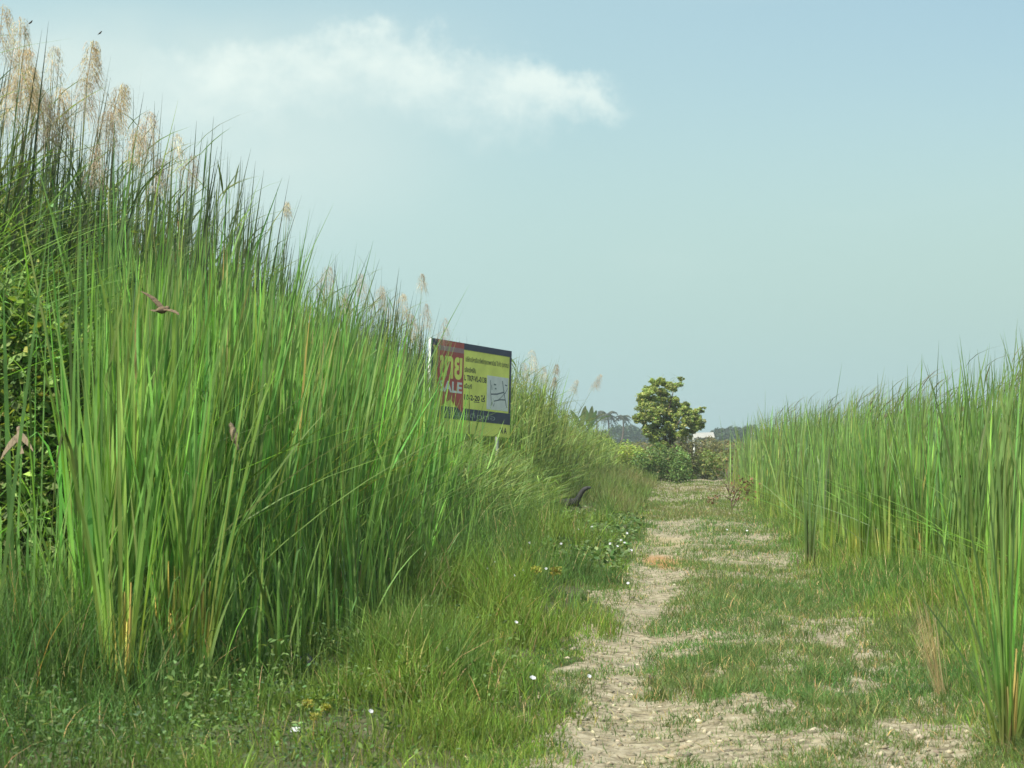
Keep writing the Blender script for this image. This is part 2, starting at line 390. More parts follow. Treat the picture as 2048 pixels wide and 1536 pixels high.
def scatter(n, u0, u1, v0, v1, p=1.0):
    """random points in track coordinates, denser nearby (p > 0) so that far rows are not over-filled"""
    u = rng.uniform(u0, u1, n); a = rng.uniform(0, 1, n)
    if p == 0: v = v0 + (v1 - v0) * a
    else: v = (v0 ** -p + a * (v1 ** -p - v0 ** -p)) ** (-1 / p)
    return u, v
def roots(u, v, dz=0.0):
    x = u + DIR * v; return np.stack([x, v, gz_uv(u, v) + dz], 1)
def tone(n, c, j=0.18, hue=0.10):
    c = np.asarray(c, float)
    if c[1] > c[0]: c = c * (1.20, 1.0, 1.40)              # young growth leans to olive
    g = np.exp(rng.normal(0, j, (n, 1))); h = np.exp(rng.normal(0, hue, (n, 3)))
    return c[None, :] * g * h
def lerp(a, b, f): return a + (b - a) * f[:, None]

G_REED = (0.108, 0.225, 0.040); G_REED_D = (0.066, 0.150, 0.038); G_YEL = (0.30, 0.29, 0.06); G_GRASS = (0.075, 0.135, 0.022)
G_OLIVE = (0.055, 0.085, 0.022); STRAW = (0.34, 0.26, 0.13)

# --- reeds on the left: the near cattails, and the taller plumed reeds behind them
def sign_gap(u, v):
    return ~((np.abs((u + 5.21) * 0.905 - (v - 46.0) * 0.428) < 0.30) & (v > 45) & (v < 50))
def bearing(u, v): return 1365 + F * u / v
def front_left(v): return -3.30 + 0.50 * np.exp(-((v - 18.5) / 4.0) ** 2) - 0.35 * (vnoise(v * 0.45, v * 0, 51) - 0.5) - 0.9 * sstep(30, 48, v) + 0.15 * np.sin(v * 0.9)
mb = MB()
u, v = scatter(30000, -6.2, -2.5, 12.4, 60, 0.85)
fr = front_left(v); keep = (u < fr) & ((u > -0.31 * v - 0.6)) & ~((v < 18.5) & (rng.uniform(0, 1, len(u)) < 0.97 * sstep(260, 130, bearing(u, v) + 160 * (fbm(v * 1.6, u * 2.0, 63) - 0.5)))) & sign_gap(u, v)
keep &= rng.uniform(0, 1, len(u)) < 0.45 + 1.1 * (fbm(u * 1.3, v * 0.9, 61) - 0.25)
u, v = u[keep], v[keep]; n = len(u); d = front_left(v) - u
hh = (0.80 + 1.90 * rng.beta(1.45, 1.05, n)) * (0.84 + 0.34 * fbm(u * 0.6, v * 0.35, 71)) + 0.26 * np.clip(d, 0, 2) + (rng.uniform(0, 1, n) < 0.25) * np.clip(d - 0.3, 0, 1) * rng.uniform(0.2, 1.1, n) * (v < 30)
cap = 1.00 + 0.50 * rng.uniform(0, 1, n) + (0.8 + 0.5 * rng.uniform(0, 1, n)) * (rng.uniform(0, 1, n) < np.where(bearing(u, v) < 925, 0.22, 0.10)) + 1.5 * sstep(900, 810, bearing(u, v)) * rng.uniform(0.2, 1, n)
hh = np.where((v > 27) & (v < 50) & (bearing(u, v) > 800), np.minimum(hh, cap), hh)
windy = sstep(16, 22, v)
nearsign = (v > 25) & (v < 50) & (bearing(u, v) > 760)
ln = rng.normal(0.02, 0.10, n) + 0.08 * windy * rng.uniform(0, 1, n) ** 1.6 * 1.8 * np.where(nearsign, 0.5, 1)
la = np.where(rng.uniform(0, 1, n) < 0.35 + 0.5 * windy, rng.normal(0.1, 0.5, n), rng.uniform(0, 2 * np.pi, n))
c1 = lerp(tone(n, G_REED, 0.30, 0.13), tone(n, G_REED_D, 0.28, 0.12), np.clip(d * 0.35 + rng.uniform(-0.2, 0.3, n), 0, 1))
yb = rng.uniform(0, 1, n)[:, None] ** 1.5
c0 = c1 * (1 - yb * 0.8) + np.array(G_YEL) * yb * 0.8
dead = (rng.uniform(0, 1, n) < 0.045) & (bearing(u, v) > 180); c1[dead] = tone(dead.sum(), (0.26, 0.25, 0.10), 0.2); c0[dead] = c1[dead]
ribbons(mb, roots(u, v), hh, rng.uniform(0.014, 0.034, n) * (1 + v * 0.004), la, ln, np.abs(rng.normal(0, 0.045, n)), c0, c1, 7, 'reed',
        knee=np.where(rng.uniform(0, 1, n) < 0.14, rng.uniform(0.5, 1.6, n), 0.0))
# younger, shorter leaves coming up along the front
m = 6500; u3, v3 = scatter(m, -4.6, -2.0, 12.2, 34, 0.9); k = (u3 > front_left(v3) - 0.5) & (u3 < front_left(v3) + 0.75 * rng.uniform(0, 1, m) ** 0.7) & (bearing(u3, v3) > 30); u3, v3 = u3[k], v3[k]; m = len(u3)
h3 = rng.uniform(0.45, 1.45, m) * (1 - 0.35 * np.clip(u3 - front_left(v3), 0, 1)); cy = lerp(tone(m, (0.12, 0.235, 0.040), 0.28, 0.12), tone(m, (0.085, 0.175, 0.036), 0.28, 0.12), rng.uniform(0, 1, m))
ribbons(mb, roots(u3, v3), h3, rng.uniform(0.009, 0.022, m), rng.uniform(0, 6.3, m), np.abs(rng.normal(0, 0.13, m)), np.abs(rng.normal(0, 0.12, m)), 0.6 * cy + 0.4 * np.array(G_YEL), cy, 6, 'reed', knee=np.where(rng.uniform(0, 1, m) < 0.15, 0.9, 0.0))
# some leaves that broke or arch far over to the right
nb = 100; u, v = scatter(nb, -4.4, -3.0, 13, 40, 0.8); k = u < front_left(v) + 0.15; u, v = u[k], v[k]; nb = len(u)
ribbons(mb, roots(u, v, 0.2), rng.uniform(1.2, 2.2, nb), rng.uniform(0.012, 0.02, nb), rng.normal(0.0, 0.5, nb), rng.uniform(0.25, 0.7, nb), rng.uniform(0.1, 0.7, nb),
        tone(nb, G_REED, 0.2), tone(nb, (0.085, 0.15, 0.03), 0.2), 8, 'reed')
tag(mb.build('cattail_bed', M_REED), 'tall green cattail leaves massed along the left edge of the track', 'reeds', None, 'stuff')

mb = MB()
u, v = scatter(15000, -9.5, -4.5, 14.5, 95, 0.8)
u2 = rng.uniform(-9, -4.3, 2600); v2 = rng.uniform(3.0, 8.5, 2600); k = (u2 < -0.31 * v2 - 0.9) & (rng.uniform(0, 1, 2600) < 0.6); u, v = np.concatenate([u, u2[k]]), np.concatenate([v, v2[k]])  # more reeds out of view on the left, added to shade the near verge
cut = -4.75 - 0.25 * np.sin(v * 0.5) + 1.3 * sstep(50, 70, v)
keep = ((u < cut) | (v < 14.5)) & ~((bearing(u, v) > 845) & (v < 50.5)) & ((u > -0.31 * v - 1.0) | (v < 15.5)) & (fbm(u * 0.8, v * 0.4, 81) > 0.30)
u, v = u[keep], v[keep]; n = len(u)
hmax = 4.85 - 0.45 * sstep(19, 25, v) - 0.5 * sstep(46, 60, v) - 1.3 * sstep(60, 90, v)
hh = hmax * (0.56 + 0.40 * rng.beta(1.6, 1.6, n) + 0.16 * (fbm(u * 0.5, v * 0.3, 91) - 0.5)) 
c1 = tone(n, (0.054, 0.090, 0.034), 0.3); c0 = tone(n, (0.075, 0.11, 0.04), 0.3)  # upper blades and tips coloured darker, as if backlit against the sky
ribbons(mb, roots(u, v), hh, rng.uniform(0.014, 0.034, n) * (1 + v * 0.003), rng.normal(0.15, 1.1, n), np.abs(rng.normal(0.0, 0.055, n)) + 0.01, np.abs(rng.normal(0, 0.045, n)),
        c0, c1, 7, 'reed', tip=np.array([0.03, 0.04, 0.025]))
# leafy stems: short leaves set along the height, leaning up and out
m = rng.integers(0, n, 26000); tt = rng.uniform(0.25, 0.97, len(m)) ** 0.8
r = roots(u[m] + rng.normal(0, 0.05, len(m)), v[m]); r[:, 2] += hh[m] * tt * 0.98
lw = 1 + v[m] * 0.008
ribbons(mb, r, rng.uniform(0.25, 0.6, len(m)), rng.uniform(0.010, 0.020, len(m)) * lw, rng.normal(0.2, 1.2, len(m)), rng.uniform(0.25, 0.9, len(m)), rng.uniform(0.1, 0.9, len(m)),
        tone(len(m), (0.072, 0.118, 0.034), 0.35), tone(len(m), (0.085, 0.135, 0.036), 0.35), 4, 'leaf')
tag(mb.build('tall_reed_bed', M_REED), 'dark green reeds standing taller behind the cattails', 'reeds', None, 'stuff')

# --- climbers and broad-leaved weeds under the reeds at the far left
mb = MB()
n = 60000; u = rng.uniform(-8, -3.9, n); v = 14.2 + rng.exponential(1.5, n)
u = np.where(rng.uniform(0, 1, n) < 0.85, -0.31 * v + rng.uniform(-0.5, 1.0, n), u)
lump = fbm(u * 1.3, v * 0.9, 101)
z = rng.uniform(0, 1, n) ** 0.8 * (1.5 + 2.6 * fbm(u * 1.1 + 5, v * 0.7, 103)) * (0.55 + 0.6 * sstep(-3.6, -5.2, u))
k = (u < -4.0 + 0.02 * (v - 15)) & (fbm(u * 2.1 + z * 1.7, v * 1.1 + z, 107) > 0.33) & (v < 30); u, v, z = u[k], v[k], z[k]; n = len(u)
p = roots(u, v); p[:, 2] += z
leaves(mb, p, rng.uniform(0.04, 0.11, n), lerp(tone(n, (0.115, 0.205, 0.050), 0.3), tone(n, (0.20, 0.27, 0.05), 0.2), (rng.uniform(0, 1, n) < 0.15).astype(float)), 0.6, 0.4, 0.2)
k2 = rng.integers(0, n, 2600)
ribbons(mb, p[k2], rng.uniform(0.3, 0.9, len(k2)), rng.uniform(0.008, 0.016, len(k2)), rng.uniform(0, 6.3, len(k2)), rng.uniform(0.3, 1.4, len(k2)), rng.uniform(0.1, 0.9, len(k2)), tone(len(k2), G_REED_D, 0.25), tone(len(k2), G_REED, 0.25), 5, 'leaf')
tag(mb.build('climbing_weeds', M_LEAF), 'tangle of small leaved climbers beneath the reeds', 'weeds', None, 'stuff')

# --- weeds on the shaded near left verge
mb = MB()
u, v = scatter(26000, -5.2, -0.9, 9.2, 30, 0.85)
k = (rng.uniform(0, 1, len(u)) < sstep(-0.9, -2.4, u) * (0.35 + 0.9 * fbm(u * 1.3, v * 0.9, 111))); u, v = u[k], v[k]; n = len(u)
hmx = 0.16 + 0.40 * fbm(u * 1.5, v * 1.0, 113) * sstep(-1.2, -3.6, u)
p = roots(u, v); p[:, 2] += rng.uniform(0.0, 1, n) * hmx
w_ = rng.integers(0, n, 70); ex = []
for i_ in w_:
    k_ = 60; hh_ = rng.uniform(0.18, 0.45); q_ = np.stack([rng.normal(0, .07, k_), rng.normal(0, .07, k_), rng.uniform(0.1, 1, k_) * hh_], 1) * [1, 1, 1] + roots(u[i_:i_ + 1], v[i_:i_ + 1]); ex.append(q_)
ex = np.concatenate(ex); leaves(mb, ex, rng.uniform(0.02, 0.05, len(ex)), tone(len(ex), (0.085, 0.155, 0.036), 0.3), 0.45, 0.4, 0.1)
leaves(mb, p, rng.uniform(0.012, 0.036, n), tone(n, (0.060, 0.115, 0.034), 0.3), 0.55, 0.45, 0.05)
tag(mb.build('low_weeds', M_LEAF), 'low broad leaved weeds carpeting the shaded near verge', 'weeds', None, 'stuff')

# --- creeping ground cover beside the track further off
mb = MB()
u = rng.uniform(-3.2, -0.75, 9000); v = rng.uniform(27, 46, 9000)
k = fbm(u * 1.2, v * 0.6, 121) > 0.42; u, v = u[k], v[k]; n = len(u)
p = roots(u, v); p[:, 2] += rng.uniform(0.0, 0.16, n)
leaves(mb, p, rng.uniform(0.05, 0.10, n), lerp(tone(n, (0.06, 0.115, 0.03), 0.2), tone(n, (0.12, 0.19, 0.06), 0.2), (rng.uniform(0, 1, n) < 0.25).astype(float)), 0.7, 0.9, 0.0)
tag(mb.build('creeping_vines', M_LEAF), 'creeping vine leaves spread over the ground beside the track', 'ground cover', None, 'stuff')

# --- grass
mb = MB()
def grass(n, u0, u1, v0, v1, p, dens, hfun, wid, colf, seg=3, lean=0.25, bend=0.35, base=None):
    u, v = scatter(n, u0, u1, v0, v1, p)
    k = rng.uniform(0, 1, n) < dens(u, v); u, v = u[k], v[k]; n = len(u)
    h = hfun(u, v) * rng.uniform(0.5, 1.15, n)
    c1 = colf(u, v, n); c0 = c1 * 0.9 if base is None else 0.5 * c1 + 0.5 * np.asarray(base)
    ribbons(mb, roots(u, v, -0.01), h, wid * rng.uniform(0.7, 1.3, n) * (1 + v * 0.030), rng.uniform(0, 2 * np.pi, n), np.abs(rng.normal(0, lean, n)), np.abs(rng.normal(0, bend, n)), c0, c1, seg, 'grass')
lim = lambda u, v: (u < 0.155 * v + 0.8) & (u > -0.31 * v - 0.8)
def track_col(u, v, n):
    f = sstep(0.35, 0.65, fbm(u * 0.8, v * 0.4, 131)); c_ = lerp(tone(n, (0.082, 0.145, 0.034), 0.25), tone(n, (0.060, 0.138, 0.028), 0.25), f)
    dry = rng.uniform(0, 1, n) < 0.10; c_[dry] = tone(dry.sum(), STRAW, 0.25); return c_
grass(300000, -1.1, 2.6, 9.0, 60, 1.0, lambda u, v: (1 - bare(u, v)) ** 2.0 * 0.72 + 0.015 + 0.10 * sstep(0.42, 0.70, fbm(u * 3.2 + 4, v * 1.9, 147, 3)), lambda u, v: 0.050 + 0.05 * vnoise(u * 9, v * 6, 149) ** 2 + 0.075 * sstep(0.35, 0.75, fbm(u * 1.0, v * 0.5, 141)) * (1 - bare(u, v)) + 0.05 * np.exp(-((v - 23.8) / 3.0) ** 2) * sstep(-0.1, 0.4, u) + 0.12 * sstep(1.5, 2.3, u), 0.0042, track_col, 3, 0.3, 0.5)
liz_clear = lambda u, v: 1 - 0.86 * np.exp(-((u + 0.0461 * v) / 0.45) ** 4 - ((v - 46.5) / 8.0) ** 4)
def verge_col(u, v, n):
    f = np.clip(1.25 * sstep(-3.0, -1.4, u) * sstep(0.3, 0.62, fbm(u * 0.9, v * 0.5, 151)), 0, 1)
    c_ = lerp(tone(n, (0.056, 0.128, 0.024), 0.25), tone(n, (0.098, 0.180, 0.022), 0.25), f); dry = rng.uniform(0, 1, n) < 0.04; c_[dry] = tone(dry.sum(), STRAW, 0.25); return c_
edge_l = lambda v: -0.74 - 0.45 * (fbm(v * 0.45, v * 0 + 2, 161, 4) - 0.5) * 2
grass(150000, -5.0, -0.5, 9.0, 56, 0.8, lambda u, v: sstep(edge_l(v) + 0.12, edge_l(v) - 0.2, u) * (0.16 + 0.95 * sstep(0.34, 0.62, fbm(u * 1.2, v * 0.7, 171))) * (1 - 0.40 * sstep(12.8, 10.5, v) * sstep(0.40, 0.62, fbm(u * 1.6 + 9, v * 1.1, 179))),
      lambda u, v: (0.5 + 1.0 * sstep(0.3, 0.75, fbm(u * 2.6, v * 1.7, 199))) * (0.07 + (0.12 + 0.34 * sstep(-0.75, -1.8, u)) * sstep(0.28, 0.70, fbm(u * 0.8, v * 0.55, 173)) * (0.45 + 0.55 * sstep(10.5, 16, v)) + 0.25 * sstep(-2.2, -3.4, u)) * liz_clear(u, v), 0.0048, verge_col, 4, 0.22, 0.35, base=(0.10, 0.11, 0.03))
grass(42000, -4.6, -1.7, 11.5, 42, 0.9, lambda u, v: sstep(-1.9, -3.0, u + 0.9 * (fbm(u * 0.8, v * 0.6, 175) - 0.5)) * (u > front_left(v) - 0.9), lambda u, v: liz_clear(u, v) * (0.35 + 0.60 * sstep(-2.2, -3.5, u)) * (0.55 + 0.8 * fbm(u * 0.9, v * 0.6, 177)), 0.0055, verge_col, 5, 0.16, 0.28, base=(0.14, 0.15, 0.03))
def right_col(u, v, n):
    c_ = lerp(tone(n, (0.068, 0.155, 0.025), 0.25), tone(n, (0.112, 0.200, 0.026), 0.25), sstep(0.35, 0.6, fbm(u * 0.9, v * 0.5, 181))); dry = rng.uniform(0, 1, n) < 0.08; c_[dry] = tone(dry.sum(), STRAW, 0.25); return c_
grass(90000, 1.2, 5.5, 10, 62, 0.9, lambda u, v: lim(u, v) * sstep(1.35, 2.1, u + 0.5 * (fbm(u, v * 0.6, 183) - 0.5) + 0.25 * sstep(16, 22, v)) * (0.35 + 0.8 * fbm(u * 1.3, v * 0.8, 185)),
      lambda u, v: 0.10 + 0.34 * sstep(1.5, 2.6, u + 0.3 * sstep(18, 26, v)) * (0.5 + fbm(u * 0.9, v * 0.6, 187)), 0.0048, right_col, 4, 0.2, 0.3)
# far end of the track and the field beyond it
def far_col(u, v, n):
    return lerp(tone(n, (0.090, 0.150, 0.030), 0.2), tone(n, (0.125, 0.145, 0.045), 0.2), sstep(0.45, 0.65, fbm(u * 0.3, v * 0.12, 191)))
grass(60000, -5.0, 7.0, 46, 92, 0.6, lambda u, v: (0.65 * (1 - bare(u, v) * 0.6 * ((u > -0.8) & (u < 1.7)))) * liz_clear(u, v), lambda u, v: liz_clear(u, v) * np.where((u > -1.0) & (u < 1.8), 0.10 + 0.05 * fbm(u, v, 3), 0.22 + 0.55 * sstep(0.7, 3.0, np.abs(u - 0.4)) * (0.4 + fbm(u * 0.6, v * 0.3, 193))), 0.006, far_col, 3, 0.3, 0.4)
tag(mb.build('grass', M_GRASS), 'green grass growing over the verges and in patches on the track', 'grass', None, 'stuff')

mb = MB()
u, v = scatter(26000, -1.1, 2.3, 9.0, 50, 1.0); k = rng.uniform(0, 1, len(u)) < 0.30 + 0.6 * bare(u, v); u, v = u[k], v[k]; n = len(u)
ribbons(mb, roots(u, v, 0.006), rng.uniform(0.012, 0.055, n) * (1 + v * 0.01), rng.uniform(0.002, 0.005, n) * (1 + v * 0.02), rng.uniform(0, 6.3, n), rng.uniform(0.8, 6, n), 0.3, tone(n, (0.27, 0.22, 0.12), 0.35), tone(n, (0.33, 0.28, 0.16), 0.35), 2, 'stem')
tag(mb.build('dry_litter', M_STRAW), 'scraps of dry straw lying on the bare track', 'litter', None, 'stuff')
mb = MB()
u, v = scatter(16000, -1.0, 2.1, 9.0, 46, 1.1); k = rng.uniform(0, 1, len(u)) < 0.10 + 0.8 * bare(u, v); u, v = u[k], v[k]
ico = np.array([[0, 0, 1], [.9, 0, .3], [.28, .85, .3], [-.72, .52, .3], [-.72, -.52, .3], [.28, -.85, .3], [0, 0, -.6]])
it = np.array([[0, 1, 2], [0, 2, 3], [0, 3, 4], [0, 4, 5], [0, 5, 1], [6, 2, 1], [6, 3, 2], [6, 4, 3], [6, 5, 4], [6, 1, 5]])
n = len(u); sz = 0.004 + 0.034 * rng.uniform(0, 1, n) ** 4; sc = rng.uniform(0.6, 1.3, (n, 1, 3)) * sz[:, None, None] * np.array([1, 1, .7])
V = (ico[None] + rng.normal(0, 0.12, (n, 7, 3))) * sc + roots(u, v, 0.006)[:, None, :]
mb.add(V.reshape(-1, 3), None, np.repeat(tone(n, (0.27, 0.24, 0.17), 0.30, 0.03), 7, axis=0), t=(it[None] + np.arange(n)[:, None, None] * 7).reshape(-1, 3))
tag(mb.build('gravel', solid_mat('pebble', (1, 1, 1), 0.9, 0.2, 0.2, 60, attr=True)), 'small stones and clods scattered on the track', 'gravel', None, 'stuff')

# --- reeds on the right
def front_right(v): return 1.95 + 0.95 * np.exp(-((v - 22) / 7.5) ** 2) + 0.9 * (vnoise(v * 0.45, v * 0, 201) - 0.5) + 0.5 * (vnoise(v * 1.3, v * 0, 203) - 0.5)
mb = MB()
u, v = scatter(31000, 1.7, 13, 18.5, 92, 0.55)
keep = (u > front_right(v)) & (u < 0.156 * v + 0.7) & (u < front_right(v) + 5.0) & (rng.uniform(0, 1, len(u)) < 0.45 + 1.2 * (fbm(u * 1.3, v * 0.9, 211) - 0.28)); u, v = u[keep], v[keep]; n = len(u); d = u - front_right(v)
hh = (0.85 + 1.55 * rng.beta(1.7, 1.1, n)) * (0.78 + 0.42 * fbm(u * 0.7, v * 0.45, 213)) + 0.14 * np.clip(d, 0, 1.5)
spike = rng.uniform(0, 1, n) < 0.02; hh = np.where(spike, np.maximum(hh, 2.1) * rng.uniform(1.05, 1.25, n), hh); hh *= 1 + 0.06 * sstep(40, 80, v)
c1 = lerp(tone(n, (0.125, 0.225, 0.046), 0.28, 0.12), tone(n, (0.075, 0.145, 0.040), 0.28, 0.12), rng.uniform(0, 1, n) ** 1.3)
yb = rng.uniform(0, 1, n)[:, None] ** 1.2; c0 = c1 * (1 - yb * 0.8) + np.array((0.30, 0.33, 0.045)) * yb * 0.85
dead = rng.uniform(0, 1, n) < 0.018; c1[dead] = tone(dead.sum(), (0.26, 0.26, 0.10), 0.2); c0[dead] = c1[dead]
ribbons(mb, roots(u, v), hh, rng.uniform(0.014, 0.032, n) * (1 + v * 0.004), np.where(rng.uniform(0, 1, n) < 0.4, rng.normal(0, 0.6, n), rng.uniform(0, 6.3, n)), np.abs(rng.normal(0.02, 0.085, n)), np.abs(rng.normal(0, 0.06, n)), c0, c1, 7, 'reed',
        knee=np.where(rng.uniform(0, 1, n) < 0.13, rng.uniform(0.5, 1.6, n), 0.0))
# feathery wind-blown tops of the grass reeds behind
m = 5200; u, v = scatter(m, 2.6, 13, 20, 92, 0.5); k = (u > front_right(v) + 0.7) & (u < 0.156 * v + 0.7) & (u < front_right(v) + 4.5); u, v = u[k], v[k]; m = len(u)
r = roots(u, v); r[:, 2] += rng.uniform(1.7, 2.3, m) * (0.78 + 0.42 * fbm(u * 0.7, v * 0.45, 213))
ribbons(mb, r, rng.uniform(0.25, 0.5, m), rng.uniform(0.008, 0.015, m) * (1 + v * 0.008), rng.normal(0.0, 0.4, m), rng.uniform(0.2, 0.7, m), rng.uniform(0.1, 0.9, m), tone(m, (0.05, 0.08, 0.025), 0.25), tone(m, (0.09, 0.10, 0.04), 0.25), 4, 'leaf')
# leaves fallen outwards over the grass
m = 55; v = rng.uniform(20, 40, m); u = front_right(v) + rng.uniform(0, 0.6, m)
ribbons(mb, roots(u, v, 0.15), rng.uniform(0.9, 1.7, m), rng.uniform(0.011, 0.018, m), rng.normal(np.pi, 0.7, m), rng.uniform(0.3, 1.1, m), rng.uniform(0.1, 0.8, m), tone(m, (0.09, 0.14, 0.03), 0.25), tone(m, G_REED, 0.25), 7, 'reed')
tag(mb.build('cattail_marsh', M_REED), 'upright green cattail leaves massed along the right edge of the track', 'reeds', None, 'stuff')

# --- soft yellowish cane grass past the sign
mb = MB()
u, v = scatter(9500, -9.5, -2.6, 42, 96, 0.4)
fl = -3.55 + 0.8 * sstep(45, 90, v) + 0.5 * (fbm(u * 0.7, v * 0.3, 221) - 0.5); k = (u < fl) & ~((bearing(u, v) < 1040) & (v < 51)); u, v = u[k], v[k]; n = len(u)
hm = 0.6 + 2.5 * sstep(-2.5, -3.9, u - 0.5 * sstep(60, 90, v)) * (1 - 0.50 * sstep(54, 86, v)); hh = hm * rng.uniform(0.55, 1.1, n) * (0.8 + 0.5 * fbm(u * 0.7, v * 0.4, 223))
cc = lerp(tone(n, (0.09, 0.165, 0.032), 0.25), tone(n, (0.125, 0.175, 0.042), 0.25), rng.uniform(0, 1, n))
ribbons(mb, roots(u, v), hh, rng.uniform(0.022, 0.042, n), rng.normal(0.1, 0.8, n), np.abs(rng.normal(0.06, 0.1, n)), np.abs(rng.normal(0.03, 0.10, n)), cc, cc, 5, 'reed')
m = rng.integers(0, n, 18000); r = roots(u[m] + rng.normal(0, 0.08, len(m)), v[m]); r[:, 2] += hh[m] * rng.uniform(0.15, 0.95, len(m))
ribbons(mb, r, rng.uniform(0.25, 0.6, len(m)), rng.uniform(0.026, 0.048, len(m)), rng.normal(0.2, 1.3, len(m)), rng.uniform(0.3, 1.2, len(m)), rng.uniform(0.2, 1.2, len(m)), tone(len(m), (0.09, 0.16, 0.03), 0.3), tone(len(m), (0.125, 0.20, 0.045), 0.3), 3, 'leaf')
tag(mb.build('cane_grass', M_GRASS), 'soft yellowish cane grass sloping down past the sign', 'grass', None, 'stuff')

# (the same grass, lower, in front of the sign)
mb = MB()
u, v = scatter(4600, -5.2, -1.9, 33, 62, 0.4); k = (u < -2.35 - 0.8 * fbm(u * 0.6, v * 0.3, 227)) & sign_gap(u, v) & (rng.uniform(0, 1, len(u)) < liz_clear(u, v) ** 2); u, v = u[k], v[k]; n = len(u)
hh = liz_clear(u, v) * (0.36 + 0.95 * sstep(-2.5, -3.7, u)) * rng.uniform(0.6, 1.15, n) * (0.75 + 0.5 * fbm(u * 0.7, v * 0.4, 229)); cc = lerp(tone(n, (0.085, 0.165, 0.032), 0.25), tone(n, (0.12, 0.185, 0.042), 0.25), rng.uniform(0, 1, n))
ribbons(mb, roots(u, v), hh, rng.uniform(0.016, 0.030, n), rng.normal(0.1, 1.0, n), np.abs(rng.normal(0.06, 0.12, n)), np.abs(rng.normal(0.05, 0.12, n)), cc, cc, 5, 'reed')
m = rng.integers(0, n, 9000); r = roots(u[m] + rng.normal(0, 0.08, len(m)), v[m]); r[:, 2] += hh[m] * rng.uniform(0.1, 0.95, len(m))
ribbons(mb, r, rng.uniform(0.18, 0.45, len(m)), rng.uniform(0.018, 0.034, len(m)), rng.normal(0.2, 1.5, len(m)), rng.uniform(0.3, 1.2, len(m)), rng.uniform(0.2, 1.2, len(m)), tone(len(m), (0.085, 0.165, 0.032), 0.3), tone(len(m), (0.12, 0.20, 0.045), 0.3), 3, 'leaf')
tag(mb.build('meadow_grass', M_GRASS), 'soft knee high to chest high grass in front of the sign', 'grass', None, 'stuff')

# --- scrub of the field beyond the track
mb = MB()
n = 26000; v = rng.uniform(92, 240, n); u = rng.uniform(-0.30, 0.12, n) * v * 0.55 + 1
hsc = (0.75 + 1.0 * fbm(u * 0.14, v * 0.05, 231)) * (0.85 + 0.55 * sstep(100, 190, v)); p = roots(u, v); p[:, 2] += rng.uniform(0, 1, n) ** 0.8 * hsc
cc = lerp(tone(n, (0.095, 0.145, 0.036), 0.25), tone(n, (0.15, 0.12, 0.055), 0.25), sstep(0.45, 0.62, fbm(u * 0.12 + 4, v * 0.05, 233)) * 0.9)
leaves(mb, p, rng.uniform(0.14, 0.34, n), cc, 0.4, 0.3, -0.2)
tag(mb.build('field_scrub', M_LEAF), 'rough scrub and dry brown grass covering the field beyond the track', 'scrub', None, 'stuff')
def foliage_mass(mb, cx, cy, cz, rx, ry, rz, n, size, col, j=0.25):
    """leaf faces in a lumpy shell and volume"""
    d = rng.normal(size=(n, 3)); d /= np.linalg.norm(d, axis=1, keepdims=True); r = rng.uniform(0.35, 1, n) ** 0.5
    lump = 0.78 + 0.40 * vnoise(np.arctan2(d[:, 1], d[:, 0]) * 2.3 + cx, d[:, 2] * 2.7 + cy, 3)
    p = d * (r * lump)[:, None] * (rx, ry, rz) + (cx, cy, cz); leaves(mb, p, rng.uniform(0.6, 1.25, n) * size, tone(n, col, j), 0.6, 0.3, 0.1)
mb = MB()
for px, top, Y, wpx in [(1150, 868, 520, 60), (1195, 862, 560, 46), (1235, 852, 520, 46), (1262, 850, 540, 40), (1285, 856, 560, 40), (1320, 860, 560, 60), (1375, 868, 600, 50), (1440, 858, 480, 44), (1470, 853, 500, 50), (1500, 852, 490, 50), (1540, 858, 520, 60), (1600, 855, 520, 70), (1110, 864, 540, 60)]:
    tp = at(px, top, Y); h_ = tp.z; foliage_mass(mb, tp.x, Y, h_ * 0.52, wpx / F * Y * 0.6, 8, h_ * 0.52, 1500, 0.75, (0.035, 0.062, 0.025))
tag(mb.build('distant_woods', M_LEAF), 'blue green line of woods low on the horizon', 'woods', None, 'stuff')

# ------------------------------------------------------------------ things
def ground_at(x, y): return float(gz(np.array([x]), np.array([y]))[0])
def gp(px, py):
    """a point of the ground under a bearing in the photograph"""
    p = on_ground(px, py)
    for _ in range(6): p = on_ground(px, py, ground_at(p.x, p.y))
    return p
def droops(mb, p0, L, w, azm, out, up, g, col, seg=4, face=None):
    """fine branchlets that spring out and hang over"""
    n = len(p0); t = np.linspace(0, 1, seg + 1)[None, :]
    L, w, azm, out, up, g = [np.broadcast_to(np.asarray(x, float), (n,))[:, None] for x in (L, w, azm, out, up, g)]
    r = L * out * (t - 0.25 * t ** 2); z = L * (up * t - g * t ** 2)
    P = np.stack([p0[:, 0:1] + r * np.cos(azm), p0[:, 1:2] + r * np.sin(azm), p0[:, 2:3] + z], 2)
    fa = rng.uniform(0, 6.3, n) if face is None else np.broadcast_to(face, (n,))
    pr = np.interp(t[0], [0, .35, .7, 1], [.5, 1, 1, .25])
    sd = np.stack([np.cos(fa), np.sin(fa), np.zeros(n)], 1)[:, None, :] * (w * pr[None, :] * 0.5)[:, :, None]
    V = np.stack([P - sd, P + sd], 2).reshape(-1, 3)
    k = np.arange(seg)[None, :] * 2 + np.arange(n)[:, None] * (2 * (seg + 1)); q = np.stack([k, k + 1, k + 3, k + 2], 2).reshape(-1, 4)
    mb.add(V, q, np.repeat(np.broadcast_to(col, (n, 3)), 2 * (seg + 1), axis=0))

